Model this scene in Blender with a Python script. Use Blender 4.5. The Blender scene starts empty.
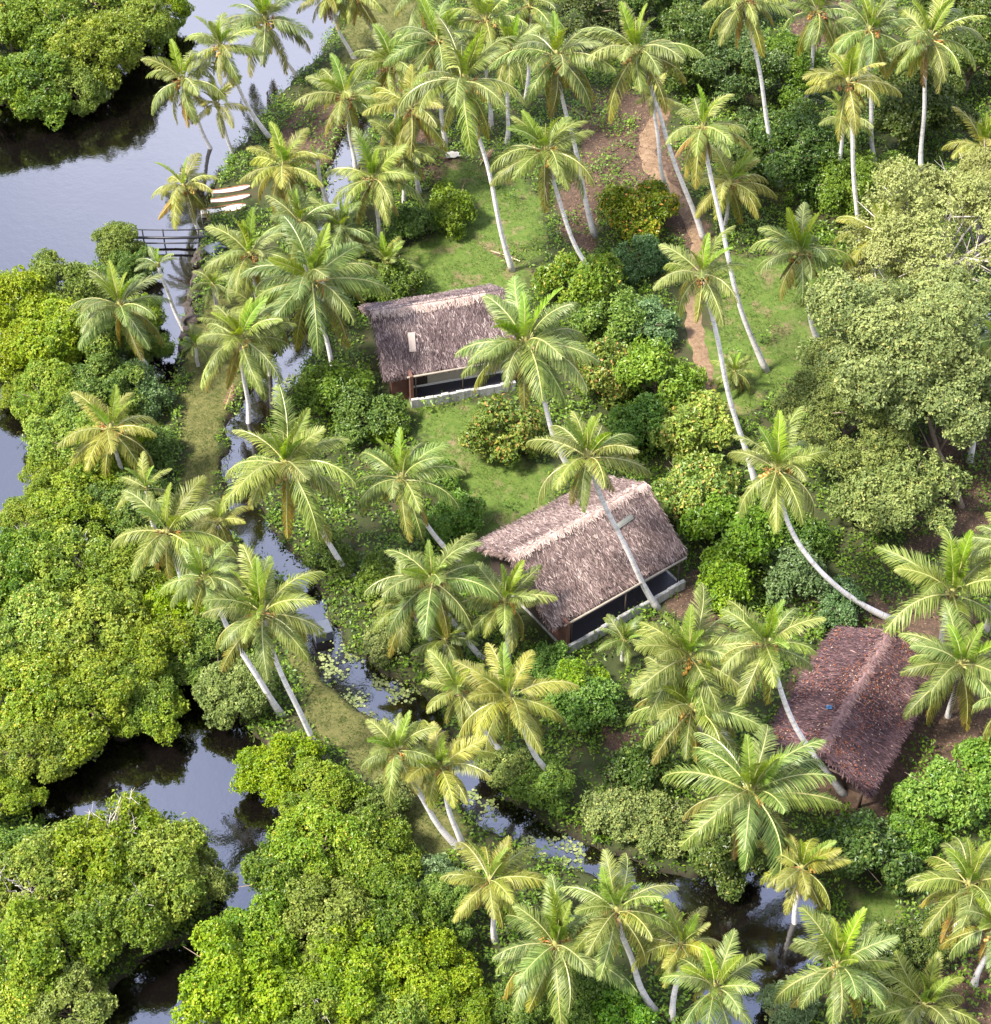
import bpy, math, random
import numpy as np
from mathutils import Vector, Matrix, Euler

random.seed(7)
rng = np.random.default_rng(11)
C = bpy.context.scene.collection
R = math.radians

# ------------------------------------------------------------------ camera
PITCH, VFOV, CAMZ = R(46), R(30), 92.0
CAM = np.array([0.0, -CAMZ / math.tan(PITCH), CAMZ])
FPX = 512 / math.tan(VFOV / 2)
def at(px, py, z=0.0):
    """world point on the horizontal level z that the photograph shows at (px, py)"""
    x = (px - 495.5) / FPX; y = -(py - 512) / FPX
    d = np.array([x, y * math.sin(PITCH) + math.cos(PITCH), y * math.cos(PITCH) - math.sin(PITCH)])
    return CAM + d * ((z - CAM[2]) / d[2])
def scale_at(P):
    """pixels per metre at a world point"""
    f = np.array([0, math.cos(PITCH), -math.sin(PITCH)])
    return FPX / float(np.dot(np.asarray(P) - CAM, f))

cam_d = bpy.data.cameras.new('camera'); cam = bpy.data.objects.new('camera', cam_d); C.objects.link(cam)
cam.location = CAM; cam.rotation_euler = (math.pi / 2 - PITCH, 0, 0)
cam_d.sensor_fit = 'VERTICAL'; cam_d.angle = VFOV; cam_d.clip_end = 2000; cam_d.clip_start = 1
bpy.context.scene.camera = cam

# ------------------------------------------------------------------ materials
def lin(r, g, b): return (r, g, b, 1.0)
def new_mat(name):
    m = bpy.data.materials.new(name); m.use_nodes = True
    nt = m.node_tree; nt.nodes.clear()
    out = nt.nodes.new('ShaderNodeOutputMaterial')
    return m, nt, out
def N(nt, t, **kw):
    n = nt.nodes.new(t)
    for k, v in kw.items(): setattr(n, k, v)
    return n
def ramp(nt, stops, fac):
    r = N(nt, 'ShaderNodeValToRGB'); e = r.color_ramp.elements
    e[0].position, e[0].color = stops[0][0], lin(*stops[0][1])
    e[1].position, e[1].color = stops[-1][0], lin(*stops[-1][1])
    for p, c in stops[1:-1]:
        x = e.new(p); x.color = lin(*c)
    nt.links.new(fac, r.inputs[0]); return r.outputs[0]
def noise(nt, vec, scale, detail=4, rough=0.6):
    n = N(nt, 'ShaderNodeTexNoise'); n.inputs['Scale'].default_value = scale
    n.inputs['Detail'].default_value = detail; n.inputs['Roughness'].default_value = rough
    nt.links.new(vec, n.inputs['Vector']); return n.outputs[0]
def math_(nt, op, a, b=None, c=None, clamp=False):
    n = N(nt, 'ShaderNodeMath', operation=op, use_clamp=clamp)
    for i, v in enumerate((a, b, c)):
        if v is None: continue
        if isinstance(v, (int, float)): n.inputs[i].default_value = v
        else: nt.links.new(v, n.inputs[i])
    return n.outputs[0]
def mixc(nt, fac, a, b, mode='MIX'):
    n = N(nt, 'ShaderNodeMix', data_type='RGBA', blend_type=mode)
    for idx, v in ((0, fac), (6, a), (7, b)):
        if isinstance(v, (int, float)): n.inputs[idx].default_value = v
        elif isinstance(v, tuple): n.inputs[idx].default_value = lin(*v)
        else: nt.links.new(v, n.inputs[idx])
    return n.outputs[2]
def attr(nt, name): return N(nt, 'ShaderNodeAttribute', attribute_name=name).outputs['Fac']
def principled(nt, out, col, rough=0.6, spec=0.4, bump=None, bump_d=0.02, bump_s=0.5):
    b = N(nt, 'ShaderNodeBsdfPrincipled')
    if isinstance(col, tuple): b.inputs['Base Color'].default_value = lin(*col)
    else: nt.links.new(col, b.inputs['Base Color'])
    if isinstance(rough, (int, float)): b.inputs['Roughness'].default_value = rough
    else: nt.links.new(rough, b.inputs['Roughness'])
    b.inputs['Specular IOR Level'].default_value = spec
    if bump is not None:
        bn = N(nt, 'ShaderNodeBump'); bn.inputs['Distance'].default_value = bump_d; bn.inputs['Strength'].default_value = bump_s
        nt.links.new(bump, bn.inputs['Height']); nt.links.new(bn.outputs[0], b.inputs['Normal'])
    nt.links.new(b.outputs[0], out.inputs[0]); return b

def leaf_mat(name, stops, trans=0.25, rough=0.45, spec=0.35, hue=0.035, val=0.35):
    """leaf: colour from the per-leaf tint attribute, each plant a little different"""
    m, nt, out = new_mat(name)
    col = ramp(nt, stops, attr(nt, 'tint'))
    oi = N(nt, 'ShaderNodeObjectInfo').outputs['Random']
    hs = N(nt, 'ShaderNodeHueSaturation'); nt.links.new(col, hs.inputs['Color'])
    nt.links.new(math_(nt, 'MULTIPLY_ADD', oi, hue, 0.5 - hue / 2), hs.inputs['Hue'])
    r2 = math_(nt, 'FRACT', math_(nt, 'MULTIPLY', oi, 17.31))
    nt.links.new(math_(nt, 'MULTIPLY_ADD', r2, val, 1 - val / 2), hs.inputs['Value'])
    nt.links.new(math_(nt, 'MULTIPLY_ADD', math_(nt, 'FRACT', math_(nt, 'MULTIPLY', oi, 91.7)), 0.14, 0.90), hs.inputs['Saturation'])
    col = hs.outputs[0]
    b = principled(nt, out, col, rough, spec)
    t = N(nt, 'ShaderNodeBsdfTranslucent')
    nt.links.new(mixc(nt, 1.0, col, (1.25, 1.2, 0.45), 'MULTIPLY'), t.inputs[0])
    mx = N(nt, 'ShaderNodeMixShader'); mx.inputs[0].default_value = trans
    nt.links.new(b.outputs[0], mx.inputs[1]); nt.links.new(t.outputs[0], mx.inputs[2]); nt.links.new(mx.outputs[0], out.inputs[0])
    return m
def plain_mat(name, col, rough=0.7, spec=0.3, var=0.25, sc=6.0, bump=0.01):
    m, nt, out = new_mat(name)
    tc = N(nt, 'ShaderNodeTexCoord').outputs['Object']
    n = noise(nt, tc, sc); n2 = noise(nt, tc, sc * 6)
    c = mixc(nt, n, tuple(x * (1 - var) for x in col), tuple(min(1, x * (1 + var)) for x in col))
    principled(nt, out, c, rough, spec, n2, bump)
    return m

M = {}
# palm leaves of different age (tint 0..1 along the ramp)
M['frond_deep'] = leaf_mat('deep_frond_leaflets', [(0, (.045, .082, .012)), (.5, (.105, .155, .026)), (.85, (.20, .245, .06)), (1, (.30, .32, .11))], .32, .46, .36, hue=.03, val=.45)
M['frond_gold'] = leaf_mat('golden_frond_leaflets', [(0, (.085, .10, .010)), (.5, (.19, .205, .025)), (.85, (.32, .31, .06)), (1, (.42, .36, .09))], .34, .5, .32, hue=.025, val=.45)
M['frond_young'] = leaf_mat('young_frond', [(0, (.09, .16, .010)), (.5, (.17, .26, .020)), (1, (.30, .36, .05))], 0.4, 0.48, 0.3)
M['frond'] = leaf_mat('frond_leaflets', [(0, (.055, .088, .010)), (.5, (.135, .175, .026)), (.85, (.245, .275, .062)), (1, (.34, .345, .11))], 0.34, 0.48, 0.34, hue=.03, val=.5)
M['frond_old'] = leaf_mat('old_frond', [(0, (.085, .10, .014)), (.5, (.18, .185, .03)), (.85, (.33, .25, .045)), (1, (.36, .20, .04))], 0.34, 0.5, 0.3)
M['frond_dry'] = leaf_mat('yellow_frond', [(0, (.18, .15, .025)), (.5, (.32, .24, .035)), (1, (.32, .15, .035))], .3, .5, .3)
M['frond_dead'] = leaf_mat('dead_frond', [(0, (.06, .04, .026)), (.5, (.14, .09, .05)), (1, (.22, .15, .085))], 0.06, 0.7, 0.2)
M['rachis'] = leaf_mat('frond_stalk', [(0, (.18, .20, .05)), (1, (.38, .36, .14))], .0, .4, .4)
M['heart'] = plain_mat('palm_heart', (.24, .22, .07), .7, .3, .5, 5)
M['nut'] = leaf_mat('coconut_husk', [(0, (.30, .13, .03)), (.5, (.42, .22, .05)), (1, (.24, .28, .05))], 0, .4, .4)
# broad leaves
M['mangrove'] = leaf_mat('mangrove_leaves', [(0, (.05, .095, .007)), (.35, (.13, .205, .010)), (.75, (.24, .305, .015)), (1, (.36, .355, .05))], 0.38, 0.42, 0.3, hue=.02, val=.25)
M['mangrove_deep'] = leaf_mat('deep_mangrove_leaves', [(0, (.035, .075, .008)), (.4, (.085, .155, .012)), (.8, (.17, .245, .022)), (1, (.33, .35, .06))], .34, .42, .32, hue=.025, val=.3)
M['mangrove_dull'] = leaf_mat('dull_mangrove_leaves', [(0, (.06, .085, .018)), (.4, (.115, .168, .026)), (.8, (.205, .255, .05)), (1, (.34, .36, .11))], .34, .45, .3, hue=.025, val=.3)
M['bright'] = leaf_mat('bright_leaves', [(0, (.05, .12, .008)), (.5, (.12, .235, .014)), (1, (.24, .33, .03))], 0.34, 0.4, 0.4)
M['green'] = leaf_mat('green_leaves', [(0, (.04, .085, .008)), (.5, (.095, .165, .014)), (1, (.20, .27, .04))], 0.32, 0.42, 0.35)
M['dark'] = leaf_mat('dark_leaves', [(0, (.022, .045, .007)), (.5, (.058, .098, .014)), (.9, (.12, .165, .03)), (1, (.22, .23, .05))], 0.28, 0.4, 0.35)
M['orange'] = leaf_mat('flushing_leaves', [(0, (.05, .10, .008)), (.5, (.13, .20, .016)), (.78, (.26, .29, .03)), (.9, (.48, .34, .05)), (1, (.52, .27, .07))], 0.32, 0.42, 0.38)
M['yellowgreen'] = leaf_mat('yellow_green_leaves', [(0, (.07, .13, .008)), (.5, (.17, .25, .014)), (.9, (.31, .35, .03)), (1, (.50, .38, .06))], 0.34, 0.4, 0.38)
M['blue'] = leaf_mat('blue_green_leaves', [(0, (.04, .085, .022)), (.5, (.10, .175, .055)), (1, (.22, .30, .13))], 0.3, 0.42, 0.38)
M['olive'] = leaf_mat('olive_leaves', [(0, (.068, .10, .022)), (.5, (.158, .203, .050)), (.85, (.27, .305, .085)), (1, (.38, .35, .09))], 0.3, 0.5, 0.3, hue=.015, val=.2)
M['pale'] = leaf_mat('pale_dry_leaves', [(0, (.16, .17, .045)), (.5, (.275, .30, .095)), (1, (.40, .41, .17))], 0.3, 0.6, 0.25, hue=.015, val=.15)
M['bark'] = plain_mat('bark', (.20, .15, .11), .9, .2, .4, 4, .03)
M['bare'] = plain_mat('bare_branches', (.42, .37, .34), .8, .2, .2, 4, .01)

def trunk_mat():
    m, nt, out = new_mat('palm_trunk')
    tc = N(nt, 'ShaderNodeTexCoord').outputs['Object']
    al = attr(nt, 'along')
    ring = math_(nt, 'SINE', math_(nt, 'MULTIPLY', al, 42.0))
    n = noise(nt, tc, 2.2); n2 = noise(nt, tc, 14)
    f = math_(nt, 'ADD', math_(nt, 'MULTIPLY', n, .75), math_(nt, 'MULTIPLY', n2, .35))
    c = ramp(nt, [(.3, (.42, .38, .365)), (.48, (.63, .59, .575)), (.7, (.74, .70, .69))], f)
    cmb = N(nt, 'ShaderNodeCombineXYZ'); nt.links.new(math_(nt, 'MULTIPLY', al, 3.2), cmb.inputs[2])
    band = ramp(nt, [(.50, (0, 0, 0)), (.62, (1, 1, 1))], noise(nt, cmb.outputs[0], 1.0, 3, .8))
    c = mixc(nt, math_(nt, 'MULTIPLY', math_(nt, 'GREATER_THAN', ring, .6), .3), c, (.26, .225, .21))
    c = mixc(nt, math_(nt, 'MULTIPLY', band, .6), c, (.25, .22, .195))
    foot = ramp(nt, [(.0, (1, 1, 1)), (.16, (0, 0, 0))], math_(nt, 'MULTIPLY', al, .1))
    c = mixc(nt, math_(nt, 'MULTIPLY', foot, .5), c, (.17, .15, .11))
    patch = ramp(nt, [(.56, (0, 0, 0)), (.66, (1, 1, 1))], noise(nt, tc, 1.1, 5, .7))
    c = mixc(nt, math_(nt, 'MULTIPLY', patch, .3), c, (.24, .21, .165))
    principled(nt, out, c, .8, .25)
    return m
M['trunk'] = trunk_mat()

def thatch_mat(name, stops):
    m, nt, out = new_mat(name)
    tc = N(nt, 'ShaderNodeTexCoord').outputs['Object']
    t = attr(nt, 'tint')
    big = noise(nt, tc, .7, 3)
    f = math_(nt, 'ADD', math_(nt, 'MULTIPLY', t, .8), math_(nt, 'MULTIPLY_ADD', big, .6, -.2))
    principled(nt, out, ramp(nt, stops, f), .85, .2)
    return m
M['thatch'] = thatch_mat('thatch', [(.0, (.028, .017, .017)), (.35, (.088, .060, .060)), (.65, (.170, .125, .120)), (.9, (.32, .255, .235)), (1, (.46, .37, .33))])
M['thatch_pale'] = thatch_mat('thatch_sunbleached', [(.0, (.030, .019, .017)), (.35, (.108, .074, .067)), (.65, (.205, .145, .130)), (.9, (.36, .285, .255)), (1, (.52, .41, .35))])
M['thatch_red'] = thatch_mat('thatch_with_fallen_leaves', [(.0, (.014, .008, .008)), (.4, (.054, .030, .033)), (.72, (.110, .064, .066)), (.92, (.18, .105, .095)), (1, (.32, .21, .17))])
M['ridge'] = thatch_mat('ridge_thatch', [(.0, (.16, .105, .09)), (.5, (.33, .245, .21)), (1, (.52, .42, .36))])
M['ridge_dull'] = thatch_mat('weathered_ridge_thatch', [(.0, (.07, .04, .04)), (.5, (.15, .09, .085)), (1, (.26, .17, .15))])
M['plaster'] = plain_mat('pale_plaster', (.42, .36, .28), .8, .2, .12, 2)
M['weathered'] = plain_mat('weathered_pole', (.22, .185, .15), .85, .2, .4, 3)
def stained(name, col, dirt):
    m, nt, out = new_mat(name)
    P = N(nt, 'ShaderNodeTexCoord').outputs['Object']
    mp = N(nt, 'ShaderNodeMapping'); mp.inputs['Scale'].default_value = (1, 1, .25); nt.links.new(P, mp.inputs[0])
    n = noise(nt, mp.outputs[0], 2.6, 6, .75); n2 = noise(nt, P, 9, 4, .7)
    f = math_(nt, 'ADD', math_(nt, 'MULTIPLY', n, .7), math_(nt, 'MULTIPLY', n2, .3))
    principled(nt, out, ramp(nt, [(.36, dirt), (.5, tuple(x * .72 for x in col)), (.6, col)], f), .85, .2)
    return m
M['whitewash'] = stained('stained_whitewash', (.46, .445, .43), (.15, .15, .115))
M['white_rail'] = plain_mat('white_rail_paint', (.72, .69, .64), .6, .3, .1)
M['brick'] = plain_mat('brown_wall', (.12, .06, .045), .85, .2, .35, 3)
M['dark_floor'] = plain_mat('dark_polished_floor', (.028, .027, .036), .5, .3, .3)
M['dark_wood'] = plain_mat('dark_wood', (.05, .035, .03), .7, .3, .3)
M['wood'] = plain_mat('old_pole_wood', (.10, .07, .06), .8, .2, .4)
M['black_wood'] = plain_mat('wet_dark_timber', (.018, .018, .024), .5, .4, .3)
M['boat_white'] = plain_mat('white_boat_paint', (.48, .455, .43), .4, .4, .06)
M['boat_trim'] = plain_mat('rust_brown_trim', (.34, .12, .05), .6, .3, .3)
M['concrete'] = plain_mat('grey_concrete', (.07, .08, .105), .85, .2, .25, 2)
M['rock'] = plain_mat('bank_rock', (.05, .04, .035), .9, .2, .5, 2, .05)
M['tin'] = plain_mat('blue_grey_tin', (.24, .30, .35), .4, .5, .2, 1)
M['tarp'] = plain_mat('blue_tarp', (.03, .09, .19), .5, .4, .2)
M['cloth'] = plain_mat('grey_white_sheet', (.26, .25, .24), .6, .3, .2)
M['plank'] = plain_mat('pale_plank', (.36, .29, .25), .8, .2, .12)
M['plank_grey'] = plain_mat('grey_green_plank', (.18, .18, .155), .8, .2, .25)
M['pad'] = leaf_mat('lily_pad', [(0, (.09, .125, .03)), (.6, (.14, .17, .05)), (1, (.26, .28, .11))], 0, .35, .5)
M['grassblade'] = leaf_mat('grass_blades', [(0, (.035, .072, .010)), (.45, (.068, .115, .016)), (.8, (.11, .125, .03)), (1, (.20, .17, .07))], .2, .6, .2)

# ------------------------------------------------------------------ object helpers
def np_mesh(name, V, faces, mats, midx=None, attrs=None, smooth=False):
    """faces: list of int arrays (n,k)"""
    me = bpy.data.meshes.new(name)
    V = np.asarray(V, np.float32); me.vertices.add(len(V)); me.vertices.foreach_set('co', V.ravel())
    faces = [np.asarray(f, np.int32) for f in faces if len(f)]
    nl = sum(f.size for f in faces); npoly = sum(len(f) for f in faces)
    me.loops.add(nl); me.polygons.add(npoly)
    me.loops.foreach_set('vertex_index', np.concatenate([f.ravel() for f in faces]))
    tot = np.concatenate([np.full(len(f), f.shape[1], np.int32) for f in faces])
    me.polygons.foreach_set('loop_start', np.concatenate([[0], np.cumsum(tot)[:-1]]).astype(np.int32))
    if midx is not None: me.polygons.foreach_set('material_index', np.asarray(midx, np.int32))
    me.polygons.foreach_set('use_smooth', np.full(npoly, smooth, bool))
    for m in mats: me.materials.append(m)
    for k, a in (attrs or {}).items():
        at_ = me.attributes.new(k, 'FLOAT', 'POINT'); at_.data.foreach_set('value', np.asarray(a, np.float32))
    me.update(calc_edges=True); me.validate()
    return me
def link(name, me, parent=None, loc=(0, 0, 0), rot=(0, 0, 0), sc=(1, 1, 1)):
    o = bpy.data.objects.new(name, me); C.objects.link(o)
    o.location = loc; o.rotation_euler = rot; o.scale = sc
    if parent is not None: o.parent = parent
    return o
def tag(o, label, cat, group=None):
    o['label'] = label; o['category'] = cat
    if group: o['group'] = group
    return o
def thing(name, label, cat, loc=(0, 0, 0), rz=0.0, group=None):
    return tag(link(name, None, None, loc, (0, 0, rz)), label, cat, group)
def slot_mat(o, m):
    o.material_slots[0].link = 'OBJECT'; o.material_slots[0].material = m

class MB:
    """collects simple solids into one mesh"""
    def __init__(s): s.V = []; s.Q = []; s.T = []; s.n = 0; s.A = []
    def add(s, V, Q=(), T=(), a=0.5):
        V = np.asarray(V, float).reshape(-1, 3); s.V.append(V)
        if len(Q): s.Q.append(np.asarray(Q, int) + s.n)
        if len(T): s.T.append(np.asarray(T, int) + s.n)
        s.A.append(np.full(len(V), a) if np.isscalar(a) else np.asarray(a)); s.n += len(V); return s
    def box(s, x0, x1, y0, y1, z0, z1, bev=0.02, a=.5):
        b = min(bev, (x1 - x0) / 3, (y1 - y0) / 3, (z1 - z0) / 3)
        V = []
        for z, i in ((z0, b), (z0 + b, 0), (z1 - b, 0), (z1, b)):
            xa, xb, ya, yb = x0 + i, x1 - i, y0 + i, y1 - i
            if i: V += [(xa, ya, z), (xb, ya, z), (xb, yb, z), (xa, yb, z)]
            else: V += [(xa, ya, z), (xb, ya, z), (xb, yb, z), (xa, yb, z)]
        Q = [(3, 2, 1, 0), (12, 13, 14, 15)]
        for k in range(3):
            for i in range(4): Q.append((k * 4 + i, k * 4 + (i + 1) % 4, k * 4 + 4 + (i + 1) % 4, k * 4 + 4 + i))
        return s.add(V, Q, a=a)
    def tube(s, P, r, n=8, a=None):
        V, Q = tube_np(P, r, n); return s.add(V, Q, a=.5 if a is None else a)
    def build(s, name, m, parent=None, smooth=False, **k):
        me = np_mesh(name, np.concatenate(s.V), ([np.concatenate(s.Q)] if s.Q else []) + ([np.concatenate(s.T)] if s.T else []),
                     [m] if not isinstance(m, list) else m, attrs={'tint': np.concatenate(s.A)}, smooth=smooth)
        return link(name, me, parent, **k)
def tube_np(P, r, n=8):
    P = np.asarray(P, float); m = len(P); r = np.broadcast_to(np.asarray(r, float), (m,))
    T = np.gradient(P, axis=0); T /= np.linalg.norm(T, axis=1)[:, None] + 1e-9
    ref = np.array([0, 1, 0.]) if abs(T[0][1]) < .9 else np.array([1, 0, 0.])
    A = np.cross(T, ref); A /= np.linalg.norm(A, axis=1)[:, None] + 1e-9; B = np.cross(T, A)
    th = np.arange(n) * 2 * math.pi / n
    V = P[:, None, :] + r[:, None, None] * (np.cos(th)[None, :, None] * A[:, None, :] + np.sin(th)[None, :, None] * B[:, None, :])
    V = V.reshape(-1, 3); Q = []
    for i in range(m - 1):
        for j in range(n): Q.append((i * n + j, i * n + (j + 1) % n, (i + 1) * n + (j + 1) % n, (i + 1) * n + j))
    V = np.vstack([V, P[0], P[-1]]); a, b = m * n, m * n + 1
    for j in range(0, n, 2):
        Q.append((a, (j + 2) % n, (j + 1) % n, j)); Q.append((b, (m - 1) * n + j, (m - 1) * n + (j + 1) % n, (m - 1) * n + (j + 2) % n))
    return V, np.array(Q)

# ------------------------------------------------------------------ terrain
def gp(pts, z=0.0): return np.array([at(x, y, z)[:2] for x, y in pts])
def sd_poly(P, poly):
    """signed distance, negative inside"""
    d = np.full(len(P), 1e9); ins = np.zeros(len(P), bool); n = len(poly)
    for i in range(n):
        a, b = poly[i], poly[(i + 1) % n]; e = b - a; w = P - a
        t = np.clip((w @ e) / (e @ e + 1e-12), 0, 1)
        q = w - t[:, None] * e; d = np.minimum(d, (q * q).sum(1))
        c = ((a[1] > P[:, 1]) != (b[1] > P[:, 1]))
        xi = a[0] + (P[:, 1] - a[1]) / (b[1] - a[1] + 1e-12) * e[0]
        ins ^= c & (P[:, 0] < xi)
    return np.sqrt(d) * np.where(ins, -1, 1)
def sd_line(P, pts, w):
    d = np.full(len(P), 1e9)
    for i in range(len(pts) - 1):
        a, b = pts[i], pts[i + 1]; e = b - a; q = P - a
        t = np.clip((q @ e) / (e @ e + 1e-12), 0, 1); r = q - t[:, None] * e
        d = np.minimum(d, np.sqrt((r * r).sum(1)) - (w[i] + (w[i + 1] - w[i]) * t))
    return d
WZ = -0.35
WATER = [
    # open lagoon, upper left
    [(-200, 150), (-60, 140), (0, 110), (55, 80), (120, 60), (160, 20), (150, -40), (200, -160), (380, -160), (352, -20), (338, 22), (316, 58), (290, 84),
     (268, 108), (250, 132), (228, 160), (208, 200), (202, 238), (193, 285), (184, 320), (178, 352), (170, 388), (150, 372), (132, 340), (128, 270), (112, 255), (60, 290), (20, 300), (-60, 330), (-200, 330)],
    # pool in the left mangroves
    [(-120, 370), (0, 378), (20, 385), (34, 410), (26, 440), (36, 480), (36, 505), (20, 530), (-10, 540), (-120, 560)],
    # lower left creek
    [(20, 810), (40, 770), (70, 745), (130, 740), (170, 690), (205, 670), (235, 720), (262, 742), (280, 775), (305, 830), (285, 870), (255, 905), (235, 950), (215, 990), (205, 1040),
     (190, 1140), (60, 1140), (100, 1020), (120, 985), (160, 955), (215, 930), (225, 880), (205, 830), (150, 815), (95, 820), (55, 835)],
    # wide dark pool at the bottom right
    [(640, 872), (690, 880), (740, 868), (790, 880), (815, 905), (815, 960), (790, 1000), (770, 1060), (690, 1060), (700, 1000), (700, 945), (660, 900)],
]
CANAL = gp([(362, 120), (342, 165), (335, 200), (318, 260), (306, 330), (280, 375), (250, 420), (238, 470), (246, 520), (280, 560), (305, 585), (322, 630), (340, 668), (378, 690), (412, 708), (448, 745), (492, 808), (540, 838), (600, 862), (660, 882)])
CANALW = [.8, 1.0, 1.0, .8, 1.0, 1.2, 1.3, .9, 1.0, .9, .6, .9, 1.2, 1.3, 1.2, .7, 1.25, 1.0, .75, .9]
WPOLY = [gp(w, WZ) for w in WATER]
def wob(P, s, a): return a * (np.sin(P[:, 0] * s + 1.3 * np.sin(P[:, 1] * s * .7)) + np.sin(P[:, 1] * s * 1.13 + 2 * np.sin(P[:, 0] * s * .6 + 1)))
def water_sd(P):
    d = np.minimum.reduce([sd_poly(P, w) for w in WPOLY] + [sd_line(P, CANAL, CANALW)])
    return d + wob(P, 1.7, .14) + wob(P, 4.1, .06)
def height(P):
    d = water_sd(P)
    land = .05 + .06 * np.sin(P[:, 0] * .31 + 1) * np.sin(P[:, 1] * .27) + wob(P, 1.1, .025)
    t = np.clip((d + .7) / 1.3, 0, 1); t = t * t * (3 - 2 * t)
    return -1.3 + (land + 1.3) * t
def h1(x, y): return float(height(np.array([[x, y]]))[0])

def axis(lo, hi, st, far):
    core = np.arange(lo, hi + st / 2, st); ext = np.array([2, 5, 10, 20, 40, 80, 160, far], float)
    return np.concatenate([lo - ext[::-1], core, hi + ext])
LAWN = [gp(p) for p in (
    [(395, 285), (400, 255), (440, 230), (425, 195), (455, 160), (500, 165), (540, 200), (545, 250), (520, 290), (430, 300)],
    [(400, 405), (470, 400), (500, 440), (545, 470), (560, 490), (520, 530), (470, 570), (440, 520), (440, 460)],
    [(720, 260), (800, 250), (850, 300), (840, 380), (790, 400), (740, 370), (720, 330)],
    [(690, 330), (730, 330), (760, 400), (740, 420), (700, 400)],
    [(855, 900), (890, 890), (900, 930), (870, 1000), (840, 970)])]
DYKE = [gp(p) for p in (
    [(182, 400), (190, 340), (215, 300), (250, 300), (262, 350), (232, 400), (216, 450), (220, 520), (250, 560), (290, 600), (310, 640), (330, 690), (380, 715), (420, 770), (470, 840), (430, 870), (380, 800), (320, 740), (290, 660), (230, 580), (190, 520)],
    [(345, 20), (400, -20), (430, 20), (400, 60), (350, 70), (310, 90), (300, 110), (340, 55)])]
SOIL = [gp(p) for p in (
    [(575, 95), (620, 85), (660, 105), (690, 190), (715, 240), (690, 250), (650, 200), (600, 205), (590, 250), (560, 240), (560, 190), (585, 150)],
    [(500, 255), (530, 245), (535, 275), (505, 275)],
    [(300, 100), (345, 95), (350, 160), (300, 170), (275, 140)], [(380, 60), (430, 60), (440, 120), (380, 100)],
    [(385, 130), (420, 120), (470, 165), (440, 185), (390, 170)],
    [(860, 600), (920, 590), (1000, 630), (1010, 760), (940, 790), (900, 850), (830, 820), (770, 790), (770, 720), (840, 610)],
    [(600, 730), (640, 740), (650, 780), (610, 790)],
    [(660, 600), (710, 560), (760, 600), (700, 640)],
    [(920, 440), (991, 400), (1010, 520), (900, 560)], [(780, -30), (860, -20), (830, 50), (790, 40)],
    [(930, 950), (1010, 930), (1010, 1060), (900, 1040)])]
def near(P, polys, soft=.7):
    d = np.minimum.reduce([sd_poly(P, p) for p in polys]) + wob(P, 1.3, .25) + wob(P, 3.3, .12)
    return np.clip(.5 - d / (2 * soft), 0, 1)
xs = axis(-50, 50, .28, 420); ys = axis(-46, 72, .28, 420)
GX, GY = np.meshgrid(xs, ys); GP = np.stack([GX.ravel(), GY.ravel()], 1)
GZ = height(GP)
nx, ny = len(xs), len(ys); idx = np.arange(nx * ny).reshape(ny, nx)
GQ = np.stack([idx[:-1, :-1], idx[:-1, 1:], idx[1:, 1:], idx[1:, :-1]], -1).reshape(-1, 4)

def ground_mat():
    m, nt, out = new_mat('ground')
    P = N(nt, 'ShaderNodeNewGeometry').outputs['Position']
    nA, nB, nC = noise(nt, P, .35, 5), noise(nt, P, 2.2, 5, .7), noise(nt, P, 11, 4, .7)
    base = ramp(nt, [(.3, (.022, .030, .010)), (.5, (.034, .042, .014)), (.68, (.060, .040, .026))], math_(nt, 'ADD', math_(nt, 'MULTIPLY', nA, .5), math_(nt, 'MULTIPLY', nB, .5)))
    f = math_(nt, 'ADD', math_(nt, 'MULTIPLY', nB, .55), math_(nt, 'MULTIPLY', nC, .45))
    lawn = ramp(nt, [(.3, (.038, .068, .012)), (.5, (.068, .105, .018)), (.66, (.11, .132, .032)), (.75, (.14, .11, .05))], f)
    lawn = mixc(nt, ramp(nt, [(.52, (0, 0, 0)), (.66, (1, 1, 1))], noise(nt, P, .55, 4, .65)), lawn, ramp(nt, [(.35, (.085, .075, .028)), (.65, (.17, .135, .07))], f))
    dyke = ramp(nt, [(.3, (.045, .05, .016)), (.5, (.085, .085, .026)), (.7, (.16, .135, .055))], f)
    soil = ramp(nt, [(.28, (.022, .016, .010)), (.46, (.055, .036, .025)), (.60, (.105, .064, .045)), (.75, (.20, .13, .10))], f)
    def edge(a): # ragged edge of a patch
        return math_(nt, 'MULTIPLY_ADD', math_(nt, 'ADD', attr(nt, a), math_(nt, 'MULTIPLY_ADD', nB, .9, -.45)), 2.4, -.7, clamp=True)
    c = mixc(nt, edge('soil'), base, soil)
    c = mixc(nt, edge('dyke'), c, dyke)
    c = mixc(nt, edge('lawn'), c, lawn)
    wet = attr(nt, 'wet')
    c = mixc(nt, wet, c, (.022, .015, .013))
    principled(nt, out, c, .9, .15, f, .08, .8)
    return m
M['ground'] = ground_mat()
g_me = np_mesh('ground', np.column_stack([GP, GZ]), [GQ], [M['ground']],
               attrs={'lawn': near(GP, LAWN), 'dyke': near(GP, DYKE), 'soil': near(GP, SOIL),
                      'wet': np.clip(1 - (GZ + .22) / .24, 0, 1)}, smooth=True)
ground = link('ground', g_me); ground['kind'] = 'structure'

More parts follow.
